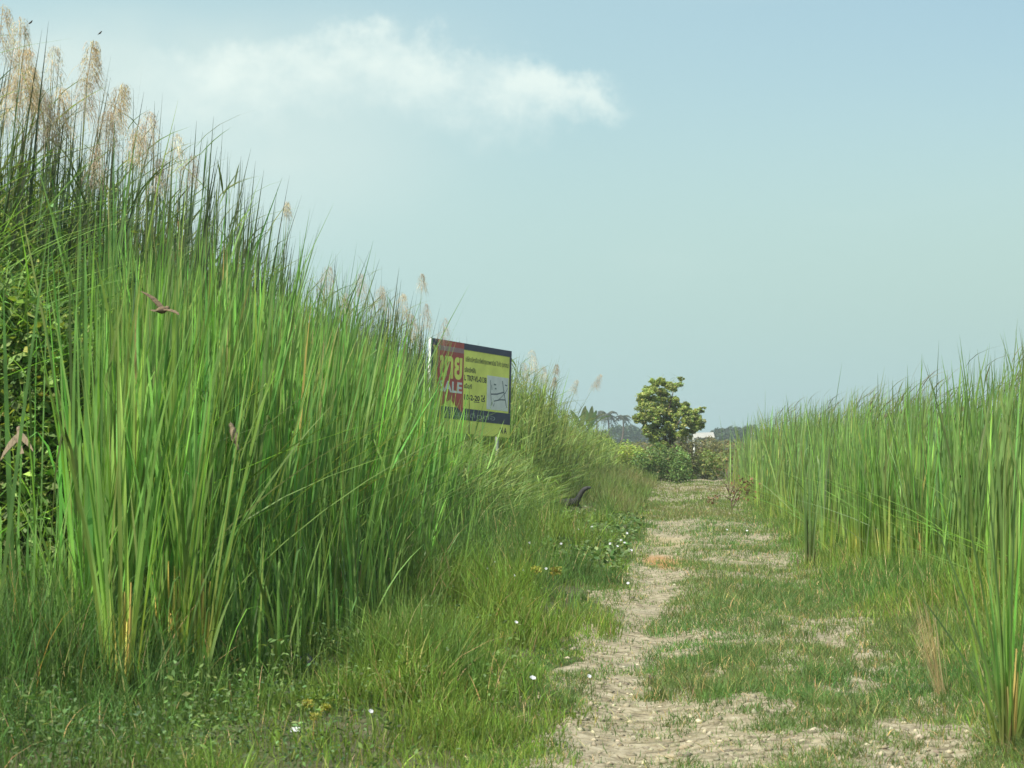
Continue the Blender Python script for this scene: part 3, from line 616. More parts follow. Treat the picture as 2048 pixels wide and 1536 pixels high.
# --- for-sale sign
M_YEL = solid_mat('sign_yellow', (0.78, 0.82, 0.17), 0.5, 0.4, 0.14, 1.3); M_NAVY = solid_mat('sign_navy', (0.030, 0.036, 0.085), 0.45, 0.4, 0.15, 4)
M_RED = solid_mat('sign_red', (0.44, 0.05, 0.042), 0.4, 0.5, 0.15, 3); M_PALE = solid_mat('sign_mauve', (0.36, 0.20, 0.22), 0.4, 0.5, 0.15, 5)
M_WHITE = solid_mat('sign_white', (0.72, 0.74, 0.75), 0.5, 0.4, 0.06, 5); M_INK = solid_mat('sign_ink', (0.030, 0.035, 0.045), 0.6, 0.2, 0.1, 9)
M_STEEL = solid_mat('galvanised_post', (0.45, 0.46, 0.45), 0.5, 0.5, 0.2, 8, metal=0.5); M_GREY = solid_mat('map_line', (0.16, 0.19, 0.22), 0.6, 0.2, 0.1, 9)
M_GREY2 = solid_mat('worn_lettering', (0.28, 0.33, 0.33), 0.6, 0.2, 0.2, 9); M_RIM = solid_mat('sign_rim', (0.80, 0.82, 0.78), 0.4, 0.5, 0.06, 5)
tl = at(863, 676, 46.0); tr = at(1023, 703, 49.0)
SW = (tr - tl).length; SH = (at(1023, 703, 49.0) - at(1021, 876, 49.0)).length
sx = (tr - tl).normalized(); back = Vector((-sx.y, sx.x, 0)).normalized(); sz = sx.cross(back).normalized()
if sz.z < 0: sz = -sz
sy = sz.cross(sx)
sign = empty('sale_sign', (0, 0, 0), 'yellow and navy land for sale sign board half sunk in the reeds', 'sign')
gx, gy = (tl + tr) * 0.5, 0
c_ = (tl + tr) * 0.5
sign.matrix_world = Matrix(((sx.x, sy.x, sz.x, c_.x), (sx.y, sy.y, sz.y, c_.y), (sx.z, sy.z, sz.z, c_.z), (0, 0, 0, 1)))
# local: x across the board, y away from the viewer, z up; origin at the middle of the top edge
def sp(fx, fy): return ((fx - 0.5) * SW, -fy * SH)
def panel(name, poly, mat, y, th=0.003, parent=None):
    m = MB(); n = len(poly); a = [(*[sp(*p)[0]], y, sp(*p)[1]) for p in poly]; b = [(p[0], y + th, p[2]) for p in a]
    bm = bpy.data.meshes.new(name); faces = [list(range(n))[::-1], list(range(n, 2 * n))] + [[i, (i + 1) % n, n + (i + 1) % n, n + i] for i in range(n)]
    bm.from_pydata(a + b, [], faces); bm.materials.append(mat); bm.update()
    o = bpy.data.objects.new(name, bm); COL.objects.link(o); o.parent = parent or sign; return o
def rect(name, x0, y0, x1, y1, mat, y, th=0.003, parent=None): return panel(name, [(x0, y0), (x1, y0), (x1, y1), (x0, y1)], mat, y, th, parent)
board = rect('board', 0.0, 0.0, 1.0, 1.0, M_YEL, 0.0, 0.05)
rect('rim', -0.006, -0.004, 0.0, 1.0, M_RIM, -0.004, 0.056)
rect('frame_top', 0.0, -0.003, 1.0, 0.068, M_NAVY, -0.008, 0.0075)
rect('frame_edge', 0.978, 0.07, 1.0, 0.72, M_NAVY, -0.008, 0.0075); rect('frame_edge', 0.0, 0.07, 0.024, 0.72, M_NAVY, -0.008, 0.0075)
band = rect('navy_band', 0.0, 0.722, 1.0, 0.852, M_NAVY, -0.008, 0.0075)
ribbon = panel('red_ribbon', [(0.075, 0.0), (0.388, 0.0), (0.388, 0.78), (0.235, 0.64), (0.075, 0.76)], M_RED, -0.0135, 0.005)
rect('pale_stripe', 0.076, 0.062, 0.387, 0.115, M_PALE, -0.0165, 0.0025, ribbon)  # paler mauve stripe across the top of the red ribbon
mp = rect('map_panel', 0.69, 0.315, 0.965, 0.70, M_WHITE, -0.0075, 0.0075)
def stroke(pts, w, parent, y, name='road_line', mat=None):
    m = MB()
    for (a, b) in zip(pts[:-1], pts[1:]):
        pa, pb = np.array(sp(*a)), np.array(sp(*b)); d = (pb - pa) / (np.linalg.norm(pb - pa) + 1e-9); nrm = np.array([-d[1], d[0]]) * w / 2; pa = pa - d * w * 0.3; pb = pb + d * w * 0.3
        m.add([[p[0], y, p[1]] for p in (pa - nrm, pb - nrm, pb + nrm, pa + nrm)], [[0, 1, 2, 3]])
    return m.build(name, mat or M_GREY, parent)
yM = -0.0095
for k, (pts_, w) in enumerate([([(0.73, 0.37), (0.735, 0.5), (0.745, 0.6)], 0.018), ([(0.74, 0.525), (0.82, 0.515), (0.905, 0.485)], 0.030), ([(0.885, 0.36), (0.91, 0.50), (0.945, 0.655)], 0.026),
                               ([(0.78, 0.60), (0.86, 0.575), (0.93, 0.57)], 0.026), ([(0.93, 0.48), (0.87, 0.55), (0.82, 0.59)], 0.014), ([(0.955, 0.43), (0.92, 0.5)], 0.014), ([(0.745, 0.42), (0.75, 0.475)], 0.022),
                               ([(0.775, 0.41), (0.80, 0.41)], 0.030), ([(0.79, 0.455), (0.805, 0.455)], 0.03), ([(0.92, 0.40), (0.945, 0.405)], 0.025), ([(0.74, 0.66), (0.75, 0.61), (0.775, 0.66), (0.785, 0.62)], 0.012)]):
    stroke(pts_, w, mp, yM - 0.0004 * k)
def text(body, x0, x1, ytop, ybot, mat, parent, y, name='lettering', bold=0.0):
    cu = bpy.data.curves.new(name, 'FONT'); cu.body = body; cu.size = 1.0; cu.offset = bold; cu.resolution_u = 3
    o = bpy.data.objects.new(name, cu); COL.objects.link(o); bpy.context.view_layer.update()
    me = bpy.data.meshes.new_from_object(o.evaluated_get(bpy.context.evaluated_depsgraph_get())); bpy.data.objects.remove(o); bpy.data.curves.remove(cu)
    n = len(me.vertices); co = np.zeros(n * 3, np.float32); me.vertices.foreach_get('co', co); co = co.reshape(-1, 3)
    if n == 0: return None
    lo, hi = co.min(0), co.max(0); (ax, az0), (bx, bz) = sp(x0, ytop), sp(x1, ybot)
    X = ax + (co[:, 0] - lo[0]) / (hi[0] - lo[0]) * (bx - ax); Z = bz + (co[:, 1] - lo[1]) / (hi[1] - lo[1]) * (az0 - bz)
    me.vertices.foreach_set('co', np.stack([X, np.full(n, y), Z], 1).astype(np.float32).ravel()); me.update()
    me.name = name; me.materials.clear(); me.materials.append(mat)
    o = bpy.data.objects.new(name, me); COL.objects.link(o); o.parent = parent; return o
text('ขาย', 0.095, 0.368, 0.165, 0.415, M_YEL, ribbon, -0.0155, bold=0.035)
text('SALE', 0.10, 0.372, 0.44, 0.565, M_WHITE, ribbon, -0.0155, bold=0.03)
text('บริษัทบริหารสินทรัพย์กรุงเทพพาณิชย์ จำกัด (มหาชน)', 0.415, 0.965, 0.135, 0.215, M_INK, board, -0.002, bold=0.012)
text('รหัสทรัพย์สิน', 0.405, 0.545, 0.255, 0.315, M_INK, board, -0.002, bold=0.02)
text('L TKP-VL-0138', 0.405, 0.684, 0.345, 0.41, M_INK, board, -0.002, bold=0.03)
text('เนื้อที่', 0.405, 0.50, 0.44, 0.495, M_INK, board, -0.002, bold=0.02)
text('10-2-20 ไร่', 0.41, 0.67, 0.55, 0.625, M_INK, board, -0.002, bold=0.03)
rect('underline', 0.53, 0.632, 0.60, 0.640, M_INK, -0.002, 0.001, board)
text('สนใจติดต่อ', 0.20, 0.80, 0.755, 0.82, M_GREY2, band, -0.010)
text('N A', 0.87, 0.96, 0.89, 0.96, M_INK, board, -0.002, bold=0.03)
for fx in (0.12, 0.88):
    m = MB(); x, z = sp(fx, 0); zt = -0.02; bot = -(c_.z + 0.3) - (0.5 - fx) * 0.2
    box(m, x, 0.085, (zt + bot) / 2, 0.06, 0.06, zt - bot); m.build('post', M_STEEL, sign)
for fy in (0.2, 0.8):
    m = MB(); box(m, 0, 0.0725 - 0.0, -fy * SH, SW * 0.96, 0.043, 0.05); m.build('batten', M_STEEL, sign)

# --- tree at the end of the track, with climbers over its top
def tree_crown(mb, blobs, size, n, cols):
    col0, col1, mixf = cols
    tufts = []
    for (cx, cy, cz, r, f) in blobs:                     # every bough carries a few tufts of leaves with gaps between them
        for _ in range(12):
            d = rng.normal(size=3); d /= np.linalg.norm(d); q_ = np.array([cx, cy, cz]) + d * r * rng.uniform(0.35, 0.95) * np.array([1, 1, .8]); tufts.append((*q_, r * rng.uniform(0.22, 0.42), f / 12))
    for (cx, cy, cz, r, f) in tufts:
        k = int(n * f * rng.uniform(0.6, 1.4)); cols = (np.array(col0) * rng.uniform(0.75, 1.25), np.array(col1), mixf); d = rng.normal(size=(k, 3)); d /= np.linalg.norm(d, axis=1, keepdims=True); rr = rng.uniform(0.1, 1, k) ** 0.45
        p = np.array([cx, cy, cz]) + d * rr[:, None] * np.array([r, r, r * 0.78]); c0 = lerp(tone(k, cols[0], 0.25), tone(k, cols[1], 0.25), (rng.uniform(0, 1, k) < cols[2]).astype(float))
        leaves(mb, p, rng.uniform(0.6, 1.25, k) * size, c0, 0.62, 0.5, 0.25)
TY = 99.0; tb = at(1338, 940, TY); tb.z = 0
tree = empty('small_tree', tb, 'lone leafy tree with climbers over its crown at the end of the track', 'tree')
def tpt(px, py, dy=0.0): p = at(px, py, TY + dy); return np.array([p.x, p.y, p.z]) - np.array(tb)
m = MB(); limbs = [[(1336, 955), (1334, 905), (1330, 860), (1322, 800), (1318, 772)], [(1336, 900), (1345, 860), (1365, 835), (1392, 828)], [(1334, 885), (1312, 850), (1290, 835), (1278, 805)], [(1330, 850), (1342, 800), (1350, 770)], [(1340, 880), (1372, 862), (1398, 852)], [(1328, 870), (1300, 868), (1285, 862)]]
for i, l in enumerate(limbs):
    P = [tpt(x, y, 0.5 * math.sin(i * 2.4) * k / len(l)) for k, (x, y) in enumerate(l)]; tube(m, P, [0.085, 0.05, 0.03, 0.012] if i == 0 else [0.05, 0.03, 0.010], sides=7)
for k in range(5): x = 1318 + k * 8; tube(m, [tpt(x + 4, 955, -0.2), tpt(x, 900, -0.3), tpt(x + 3 * math.sin(k), 868, -0.2)], [0.03, 0.02, 0.008], sides=5)
m.build('trunk', M_BARK, tree)
blobs = [(1305, 850, 20, .06), (1345, 855, 22, .06), (1322, 878, 24, .07), (1300, 868, 18, .05), (1345, 880, 20, .06), (1368, 868, 16, .04), (1292, 822, 20, .06), (1325, 818, 24, .06), (1360, 812, 16, .05), (1384, 842, 20, .07), (1372, 820, 14, .04), (1320, 775, 22, .10), (1350, 772, 15, .06), (1300, 790, 24, .10), (1335, 800, 24, .12), (1285, 805, 18, .06), (1310, 825, 26, .13), (1280, 838, 17, .06), (1345, 832, 24, .11), (1372, 830, 20, .08), (1392, 838, 17, .06), (1400, 852, 11, .03), (1375, 852, 18, .06), (1330, 855, 22, .07), (1295, 862, 18, .06), (1355, 868, 16, .04), (1403, 820, 9, .02), (1362, 757, 6, .01), (1388, 862, 9, .02)]
m = MB(); bl = []
for i, (x, y, r, f) in enumerate(blobs):
    p = tpt(x, y, 0.9 * math.sin(i * 1.9)); bl.append((p[0], p[1], p[2], r / F * TY * 1.12, f))
tree_crown(m, bl, 0.118, 19000, ((0.165, 0.245, 0.060), (0.22, 0.28, 0.075), 0.3)); m.build('crown', M_LEAF, tree)
m = MB(); bl = []
for i, (x, y, r, f) in enumerate([(1308, 765, 12, .3), (1322, 762, 12, .25), (1295, 778, 10, .2), (1335, 768, 9, .15), (1315, 800, 10, .1)]):
    p = tpt(x, y, -0.35); bl.append((p[0], p[1], p[2], r / F * TY * 1.1, f))
tree_crown(m, bl, 0.09, 2200, ((0.17, 0.25, 0.05), (0.20, 0.26, 0.06), 0.3))
k = 26; base_ = np.array([tpt(rng.uniform(1295, 1365), rng.uniform(752, 790), rng.uniform(-.6, .3)) for _ in range(k)])
ribbons(m, base_, rng.uniform(0.2, 0.5, k), 0.02, rng.uniform(0, 6.3, k), rng.uniform(0.2, 1.5, k), rng.uniform(0.3, 1.5, k), (0.13, 0.17, 0.04), (0.15, 0.18, 0.05), 4, 'leaf')
o = m.build('climber', M_LEAF, tree); o['label'] = 'bright yellow green climber over the crown'

# --- bushes in front of the tree
def bush(name, px, top, bot, wpx, Y, label, cat, col, n, size, stems=9, group=None):
    b = at(px, bot, Y); b.z = ground_at(b.x, b.y); o = empty(name, b, label, cat, group); h = at(px, top, Y).z - b.z; w = wpx / F * Y
    m = MB()
    for i in range(stems):
        a = rng.uniform(0, 6.3); r = rng.uniform(0.1, 0.38) * w; tube(m, arc((r * 0.3 * math.cos(a), r * 0.3 * math.sin(a), -0.05), (r * math.cos(a), r * math.sin(a), h * rng.uniform(0.5, 0.85)), (0, 0, 0.1)), [0.018, 0.006], sides=5)
    m.build('stems', M_BARK, o)
    m = MB(); k = max(5, int(w / h * 4))
    for i in range(k):
        x = ((i + 0.5) / k - 0.5) * w * 0.86; hh = h * (1 - 0.35 * abs(2 * x / w) ** 2) * rng.uniform(0.8, 1.05); r = hh * 0.42
        for lev in (0.3, 0.68): foliage_mass(m, x + rng.normal(0, 0.08), rng.uniform(-.35, .35) * w * 0.5, hh * lev, w / k * 0.95, w * 0.22, hh * 0.36, int(n / k / 2), size, col)
    m.build('foliage', M_LEAF, o); return o
bush('dark_bush', 1328, 886, 962, 120, 90.5, 'dark low bush with shadowy base in front of the lone tree', 'bush', (0.095, 0.17, 0.042), 5200, 0.11)
bush('green_bush', 1228, 876, 958, 130, 93.5, 'bright green bush left of the dark bush at the end of the track', 'bush', (0.19, 0.28, 0.05), 5200, 0.11)
bush('grey_bush', 1368, 868, 930, 62, 96, 'greyish brown bush at the foot of the lone tree on its right side', 'bush', (0.075, 0.072, 0.042), 2200, 0.10)
bush('round_bush', 1203, 850, 900, 34, 150, 'rounded pale green bush under the palms', 'bush', (0.115, 0.155, 0.045), 1500, 0.16)
bush('olive_bush', 1412, 898, 958, 84, 96.5, 'olive bush right of the dark bush beside the white post', 'bush', (0.125, 0.19, 0.045), 3000, 0.10)

bush('brown_scrub_bush', 1408, 872, 905, 110, 138, 'low brownish scrub thicket hiding the foot of the white roofed shed', 'bush', (0.13, 0.125, 0.055), 4200, 0.16)

# --- coconut palms
M_PALM = plant_mat('palm_frond', 0.5, 0.25)
def palm(px, cy, Y, rpx, label, seed):
    r_ = np.random.default_rng(seed); top = at(px, cy, Y); base = Vector((top.x + r_.uniform(-1, 1), Y, -0.2)); o = empty('coconut_palm', base, label, 'palm', 'palms far beyond the tree')
    T = np.array(top - base); m = MB(); tube(m, arc((0, 0, 0), T, (0.4, 0, 0), 10), [0.24, 0.16, 0.14], sides=8); m.build('trunk', M_BARK, o)
    m = MB(); R = rpx / F * Y
    for i in range(18):
        a = i * 2.399 + r_.uniform(-.2, .2); upf = r_.uniform(-0.5, 1.1); t = np.linspace(0, 1, 12)[:, None]
        d = np.array([math.cos(a), math.sin(a), 0])[None]; P = T + d * R * (t * (1.0 - 0.12 * abs(upf))) + np.array([0, 0, 1.0])[None] * R * (upf * t - (0.55 + 0.35 * max(upf, 0)) * t ** 2)
        tube(m, P, [0.06, 0.02], (0.08, 0.095, 0.045), 4)
        for sgn in (-1, 1):
            k = np.repeat(np.arange(1, 12), 2); p = P[k] + r_.normal(0, 0.03, (len(k), 3)); az_ = a + sgn * 1.15
            droops(m, p, R * 0.34 * (1 - 0.55 * (k / 11.0) ** 2), 0.14, az_, 0.75, 0.1, 0.65, tone(len(k), (0.060, 0.085, 0.038), 0.2), 3)
    m.build('crown', M_PALM, o); return o
palm(1214, 829, 420, 24, 'tallest grey green coconut palm, middle one of three beyond the lone tree', 1)
palm(1192, 834, 450, 19, 'fainter coconut palm left of the tallest palm', 2)
palm(1246, 835, 430, 17, 'coconut palm nearest the left side of the lone tree', 3)

# --- banana plants
M_BANANA = plant_mat('banana_leaf', 0.4, 0.35)
def banana(px, top, bot, Y, label, seed, tilt):
    r_ = np.random.default_rng(seed); b = at(px, bot, Y); b.z = 0; o = empty('banana_plant', b, label, 'banana plant', 'banana plants left of the palms'); h = at(px, top, Y).z
    m = MB(); tube(m, arc((0, 0, -0.1), (0, 0, h * 0.62), (0.05, 0, 0)), [0.13, 0.09, 0.05], sides=8); m.build('stalk', solid_mat('banana_stalk', (0.22, 0.22, 0.10), 0.6, 0.3, 0.2, 4), o)
    for i, ti in enumerate(tilt):
        a = (0 if ti > 0 else math.pi) + r_.uniform(-0.6, 0.6); L = h * r_.uniform(0.42, 0.52); m = MB(); n = 9; t = np.linspace(0, 1, n)
        out = abs(ti); P = np.stack([math.cos(a) * L * out * (t + 0.3 * t ** 2), math.sin(a) * L * out * t, h * 0.56 + L * (t - 0.45 * out * t ** 2)], 1)
        wv = np.interp(t, [0, .15, .3, .6, .85, 1], [.04, .05, .13, .15, .10, .02]) * L / 1.4; s_ = np.array([math.cos(a + 1.3), math.sin(a + 1.3), 0]) if out > 0.35 else np.array([1, 0.3, 0])
        V = np.concatenate([P - s_ * wv[:, None] + [0, 0, .03], P - [0, 0, .03], P + s_ * wv[:, None] + [0, 0, .03]]); k = np.arange(n - 1)
        m.add(V, np.concatenate([np.stack([k, k + 1, n + k + 1, n + k], 1), np.stack([n + k, n + k + 1, 2 * n + k + 1, 2 * n + k], 1)]), tone(1, (0.085, 0.14, 0.04), 0.15)[0]); m.build('leaf', M_BANANA, o)
banana(1162, 812, 880, 170, 'banana plant with one upright leaf, nearest the cane grass', 4, (0.15, -0.7, 0.7, -0.35, 0.95))
banana(1179, 817, 885, 172, 'banana plant with broad upright leaves, nearest the palms', 5, (0.08, 0.22, -0.12, 0.6, -0.8))
banana(1138, 816, 880, 168, 'banana plant with drooping leaves half hidden by the cane grass', 6, (-0.25, 0.5, -0.9, 0.9))

# --- shed, post
sh = at(1408, 866, 380); shed = empty('white_shed', (sh.x, 380, 0), 'low white roofed shed glimpsed beyond the field right of the lone tree', 'shed')
zr = at(1408, 863, 380).z - .2; ze = at(1408, 872, 380).z - .2; hw = 20 / F * 380
m = MB(); box(m, 0, 3, ze / 2, hw * 1.9, 5.6, ze); m.build('wall', solid_mat('shed_wall', (0.30, 0.31, 0.27), 0.8, 0.2, 0.1, 1), shed)
m = MB(); m.add([[-hw * 1.05, -0.3, ze - .05], [hw * 1.05, -0.3, ze + .02], [hw * 1.1, 3, zr + .1], [-hw, 3, zr], [-hw * 1.05, 6.3, ze], [hw * 1.05, 6.3, ze]] , [[0, 1, 2, 3], [3, 2, 5, 4]])
m.add([[-hw * 1.05, -0.3, ze - .17], [hw * 1.05, -0.3, ze - .10], [hw * 1.05, -0.3, ze + .02], [-hw * 1.05, -0.3, ze - .05]], [[0, 1, 2, 3]])
m.build('roof', solid_mat('shed_roof', (0.42, 0.405, 0.36), 0.5, 0.4, 0.06, 1), shed)
pp = at(1388, 889, 98); m = MB(); tube(m, [(0, 0, -0.2), (0, 0, pp.z - 0.05), (0, 0, pp.z)], [0.045, 0.045, 0.036], sides=8)
post = empty('marker_post', (pp.x, 98, 0), 'thin white post standing in the scrub right of the dark bush', 'post'); m.build('shaft', solid_mat('post_white', (0.75, 0.76, 0.70), 0.6, 0.3, 0.1, 6), post)
m = MB(); tube(m, [(0, 0, pp.z + 0.001), (0, 0, pp.z + 0.03)], [0.05, 0.04], sides=8); m.build('cap', solid_mat('post_cap', (0.68, 0.70, 0.62), 0.6, 0.3, 0.1, 6), post)

# --- monitor lizard with its head up
def skin(name, pts_, radii, edges, mat, parent=None, sub=2):
    me = bpy.data.meshes.new(name); me.from_pydata([tuple(p) for p in pts_], edges, []); o = bpy.data.objects.new(name, me); COL.objects.link(o)
    mod = o.modifiers.new('skin', 'SKIN'); mod.use_smooth_shade = True; sv = me.skin_vertices[0].data
    for i, r in enumerate(radii): sv[i].radius = (r, r) if np.isscalar(r) else r
    sv[0].use_root = True
    ms = o.modifiers.new('sub', 'SUBSURF'); ms.levels = sub; ms.render_levels = sub
    me.materials.append(mat); o.parent = parent; return o
lp = gp(1153, 1020)
liz = empty('monitor_lizard', (lp.x, lp.y, lp.z), 'dark monitor lizard raising its head and neck out of the grass', 'lizard')
k_ = lp.y / F
P = [(-0.25, .45, .14), (-0.12, .16, .16), (-.02, .0, .17), (.04, -.05, .25), (.085, -.07, .35), (.135, -.08, .43), (.195, -.09, .475), (.26, -.10, .49), (.32, -.10, .495), (-.42, .75, .10), (-.6, 1.2, .06), (-.75, 1.6, .04),
     (-.22, .12, .10), (-.26, .02, .01), (.06, .14, .09), (.13, .05, .01), (-.42, .5, .08), (-.52, .42, .01), (-.2, .62, .08), (-.08, .60, .01)]
R = [.10, .095, .085, .066, .060, .055, .054, .036, .018, .07, .035, .012, .03, .024, .03, .024, .034, .026, .034, .026]
E = [(0, 1), (1, 2), (2, 3), (3, 4), (4, 5), (5, 6), (6, 7), (7, 8), (0, 9), (9, 10), (10, 11), (1, 12), (12, 13), (1, 14), (14, 15), (0, 16), (16, 17), (0, 18), (18, 19)]
skin('body', P, R, E, solid_mat('lizard_hide', (0.035, 0.036, 0.036), 0.7, 0.3, 0.4, 60, bump=0.4), liz)
m = MB()
th = np.linspace(0, np.pi, 6); 
def ball(mb, c, r, col=(1, 1, 1), ns=8, nr=6, sc=(1, 1, 1)):
    pts = np.array([[0, 0, -r + 2 * r * t] for t in np.linspace(0.001, 0.999, nr)]); rad = [math.sqrt(max(1e-6, r * r - p[2] ** 2)) for p in pts]
    V = [[rd * math.cos(a), rd * math.sin(a), p[2]] for p, rd in zip(pts, rad) for a in np.linspace(0, 2 * np.pi, ns, endpoint=False)]
    V = np.array(V) * sc + c; i = np.arange(nr - 1)[:, None] * ns; j = np.arange(ns)[None, :]; j2 = (j + 1) % ns
    mb.add(V, np.stack([i + j, i + j2, i + ns + j2, i + ns + j], 2).reshape(-1, 4), col)
ball(m, (.235, -.135, .495), 0.011); m.build('eye', solid_mat('lizard_eye', (0.02, 0.018, 0.01), 0.1, 0.6, 0.05, 5), liz, True)

# --- birds
def bird_mat(name, back_c, belly_c, dark):
    m = bpy.data.materials.new(name); m.use_nodes = True; t = m.node_tree; b = t.nodes['Principled BSDF']
    tcn = N(t, 'ShaderNodeTexCoord'); s_ = N(t, 'ShaderNodeSeparateXYZ'); t.links.new(tcn.outputs['Object'], s_.inputs[0])
    nz = N(t, 'ShaderNodeTexNoise', inp={'Scale': 90.0, 'Detail': 4.0}); mpn = N(t, 'ShaderNodeMapping', inp={'Scale': (0.35, 1, 1)}); t.links.new(tcn.outputs['Object'], mpn.inputs[0]); t.links.new(mpn.outputs[0], nz.inputs['Vector'])
    f = math_node(t, 'ADD', s_.outputs[2], math_node(t, 'MULTIPLY', math_node(t, 'SUBTRACT', nz.outputs[0], 0.5), 0.012))
    c = mix_rgb(t, maprange(t, f, -0.008, 0.004), belly_c, back_c); c = mix_rgb(t, maprange(t, nz.outputs[0], 0.52, 0.62, 0, 0.6), c, dark)
    t.links.new(c, b.inputs['Base Color']); b.inputs['Roughness'].default_value = 0.8; b.inputs['Specular IOR Level'].default_value = 0.15; return m
M_BEAK = solid_mat('beak_horn', (0.10, 0.075, 0.05), 0.4, 0.4, 0.1, 50); M_EYE = solid_mat('bird_eye', (0.01, 0.01, 0.01), 0.1, 0.6, 0.05, 5)
def bird_mesh(name, wings, mat, parent, tail_fan=0.5):
    """bird along +x (head), body about 13 cm; wings: list of polylines of (x,y,z,chord)"""
    m = MB(); X = np.array([-.055, -.045, -.03, -.01, .012, .03, .042, .052, .062, .070]); Rr = np.array([.006, .012, .018, .0225, .0225, .018, .0145, .0155, .0135, .005]); Z = np.array([.0, .0, .0, -.001, -.001, .001, .006, .009, .009, .007])
    tube(m, np.stack([X, X * 0, Z], 1), list(Rr), sides=12)
    n = 6; tx = np.linspace(-.045, -.105, n); w = np.linspace(.008, .008 + .022 * tail_fan, n); thk = np.linspace(.004, .0016, n)
    V = np.concatenate([np.stack([tx, -w, tx * 0 + thk], 1), np.stack([tx, w, thk + tx * 0], 1), np.stack([tx, w, -thk], 1), np.stack([tx, -w, -thk], 1)]); k = np.arange(n - 1); q = []
    for a_ in range(4):
        b_ = (a_ + 1) % 4; q.append(np.stack([a_ * n + k, b_ * n + k, b_ * n + k + 1, a_ * n + k + 1], 1))
    q = np.concatenate(q + [np.array([[0, 3 * n, 2 * n, n], [n - 1, 2 * n - 1, 3 * n - 1, 4 * n - 1]])]); m.add(V, q)
    for wg in wings:
        wg = np.array(wg, float); n = len(wg); thk = np.linspace(.0045, .0018, n); ch = wg[:, 3]; le = wg[:, :3] + np.stack([ch * .45, ch * 0, ch * 0], 1); te = wg[:, :3] - np.stack([ch * .55, ch * 0, ch * 0], 1); up_ = np.array([0, 0, 1.0])
        dv = np.gradient(wg[:, :3], axis=0); nr = np.cross(dv, [1, 0, 0]); nr /= np.linalg.norm(nr, axis=1, keepdims=True) + 1e-9; nr = nr * thk[:, None]
        V = np.concatenate([le + nr, te + nr, te - nr, le - nr]); k = np.arange(n - 1); q = []
        for a_ in range(4):
            b_ = (a_ + 1) % 4; q.append(np.stack([a_ * n + k, b_ * n + k, b_ * n + k + 1, a_ * n + k + 1], 1))
        m.add(V, np.concatenate(q + [np.array([[0, n, 2 * n, 3 * n], [n - 1, 4 * n - 1, 3 * n - 1, 2 * n - 1]])]))
    o = m.build(name, mat, parent); md = o.modifiers.new('remesh', 'REMESH'); md.mode = 'VOXEL'; md.voxel_size = 0.0022; md.use_smooth_shade = True
    ms = o.modifiers.new('smooth', 'SMOOTH'); ms.iterations = 2; ms.factor = 0.5
    b = MB(); tube(b, [(.067, 0, .007), (.082, 0, .004)], [.0045, .0008], sides=6); b.build('beak', M_BEAK, parent)
    for s_ in (-1, 1): b = MB(); ball(b, (.057, s_ * .0125, .0125), .0026); b.build('eye', M_EYE, parent, True)
    return o
def orient(o, loc, x_dir, z_dir, s=1.0):
    x = Vector(x_dir).normalized(); z = Vector(z_dir); y = z.cross(x).normalized(); z = x.cross(y)
    o.matrix_world = Matrix(((x.x * s, y.x * s, z.x * s, loc[0]), (x.y * s, y.y * s, z.y * s, loc[1]), (x.z * s, y.z * s, z.z * s, loc[2]), (0, 0, 0, 1)))
MB1 = bird_mat('brown_plumage', (0.19, 0.14, 0.09), (0.13, 0.10, 0.07), (0.03, 0.024, 0.02)); MB2 = bird_mat('tawny_plumage', (0.22, 0.175, 0.12), (0.33, 0.27, 0.19), (0.10, 0.075, 0.055)); MB3 = bird_mat('dark_plumage', (0.05, 0.045, 0.04), (0.07, 0.06, 0.05), (0.03, 0.025, 0.02))
wing_up = [(.018, .012, .006, .050), (.012, .045, .030, .058), (.000, .085, .055, .052), (-.022, .125, .072, .034), (-.045, .15, .080, .010)]
wing_flat = [(.018, -.012, .004, .050), (.014, -.045, .012, .058), (.004, -.085, .016, .050), (-.014, -.125, .016, .032), (-.035, -.15, .014, .010)]
b1 = empty('brown_bird', (0, 0, 0), 'small brown bird flying across the reeds with wings spread', 'bird', 'birds among the left reeds')
bird_mesh('body', [wing_up, wing_flat], MB1, b1); orient(b1, at(324, 620, 12.6), (0.42, 0.85, 0.10), (0.15, -0.35, 0.9), 0.92)
b2 = empty('brown_bird', (0, 0, 0), 'small tawny bird flying up beside the leafy climbers, tail down', 'bird', 'birds among the left reeds')
half = [(x - .55 * y, .72 * y, z * .5, c) for (x, y, z, c) in wing_up]; bird_mesh('body', [half, [(x, -y, z, c) for (x, y, z, c) in half]], MB2, b2, 0.8); orient(b2, at(40, 876, 12.8), (-0.12, 0.40, 0.90), (-0.35, -0.9, 0.35), 1.0)
folded = [[(.014, s * .020, .004, .050), (.000, s * .0225, .004, .062), (-.02, s * .019, .004, .06), (-.04, s * .010, .005, .04)] for s in (-1, 1)]
b3 = empty('brown_bird', (0, 0, 0), 'small tawny bird clinging upright to a reed stalk', 'bird', 'birds among the left reeds')
bird_mesh('body', folded, MB2, b3, 0.15); orient(b3, at(468, 868, 13.2), (-0.28, 0.25, 0.95), (-0.35, -0.9, 0.1), 0.98)
for px, py, Y, lab in [(61, 45, 16.6, 'tiny dark bird perched on the reed plume nearest the top corner'), (200, 66, 16.7, 'tiny dark bird perched on the tip of the single tall tawny plume')]:
    b4 = empty('dark_bird', (0, 0, 0), lab, 'bird', 'dark birds perched on plumes'); bird_mesh('body', folded, MB3, b4, 0.1); orient(b4, at(px, py, Y), (0.75, 0.1, 0.6), (-0.5, -0.2, 0.8), 0.28 if px > 100 else 0.3)

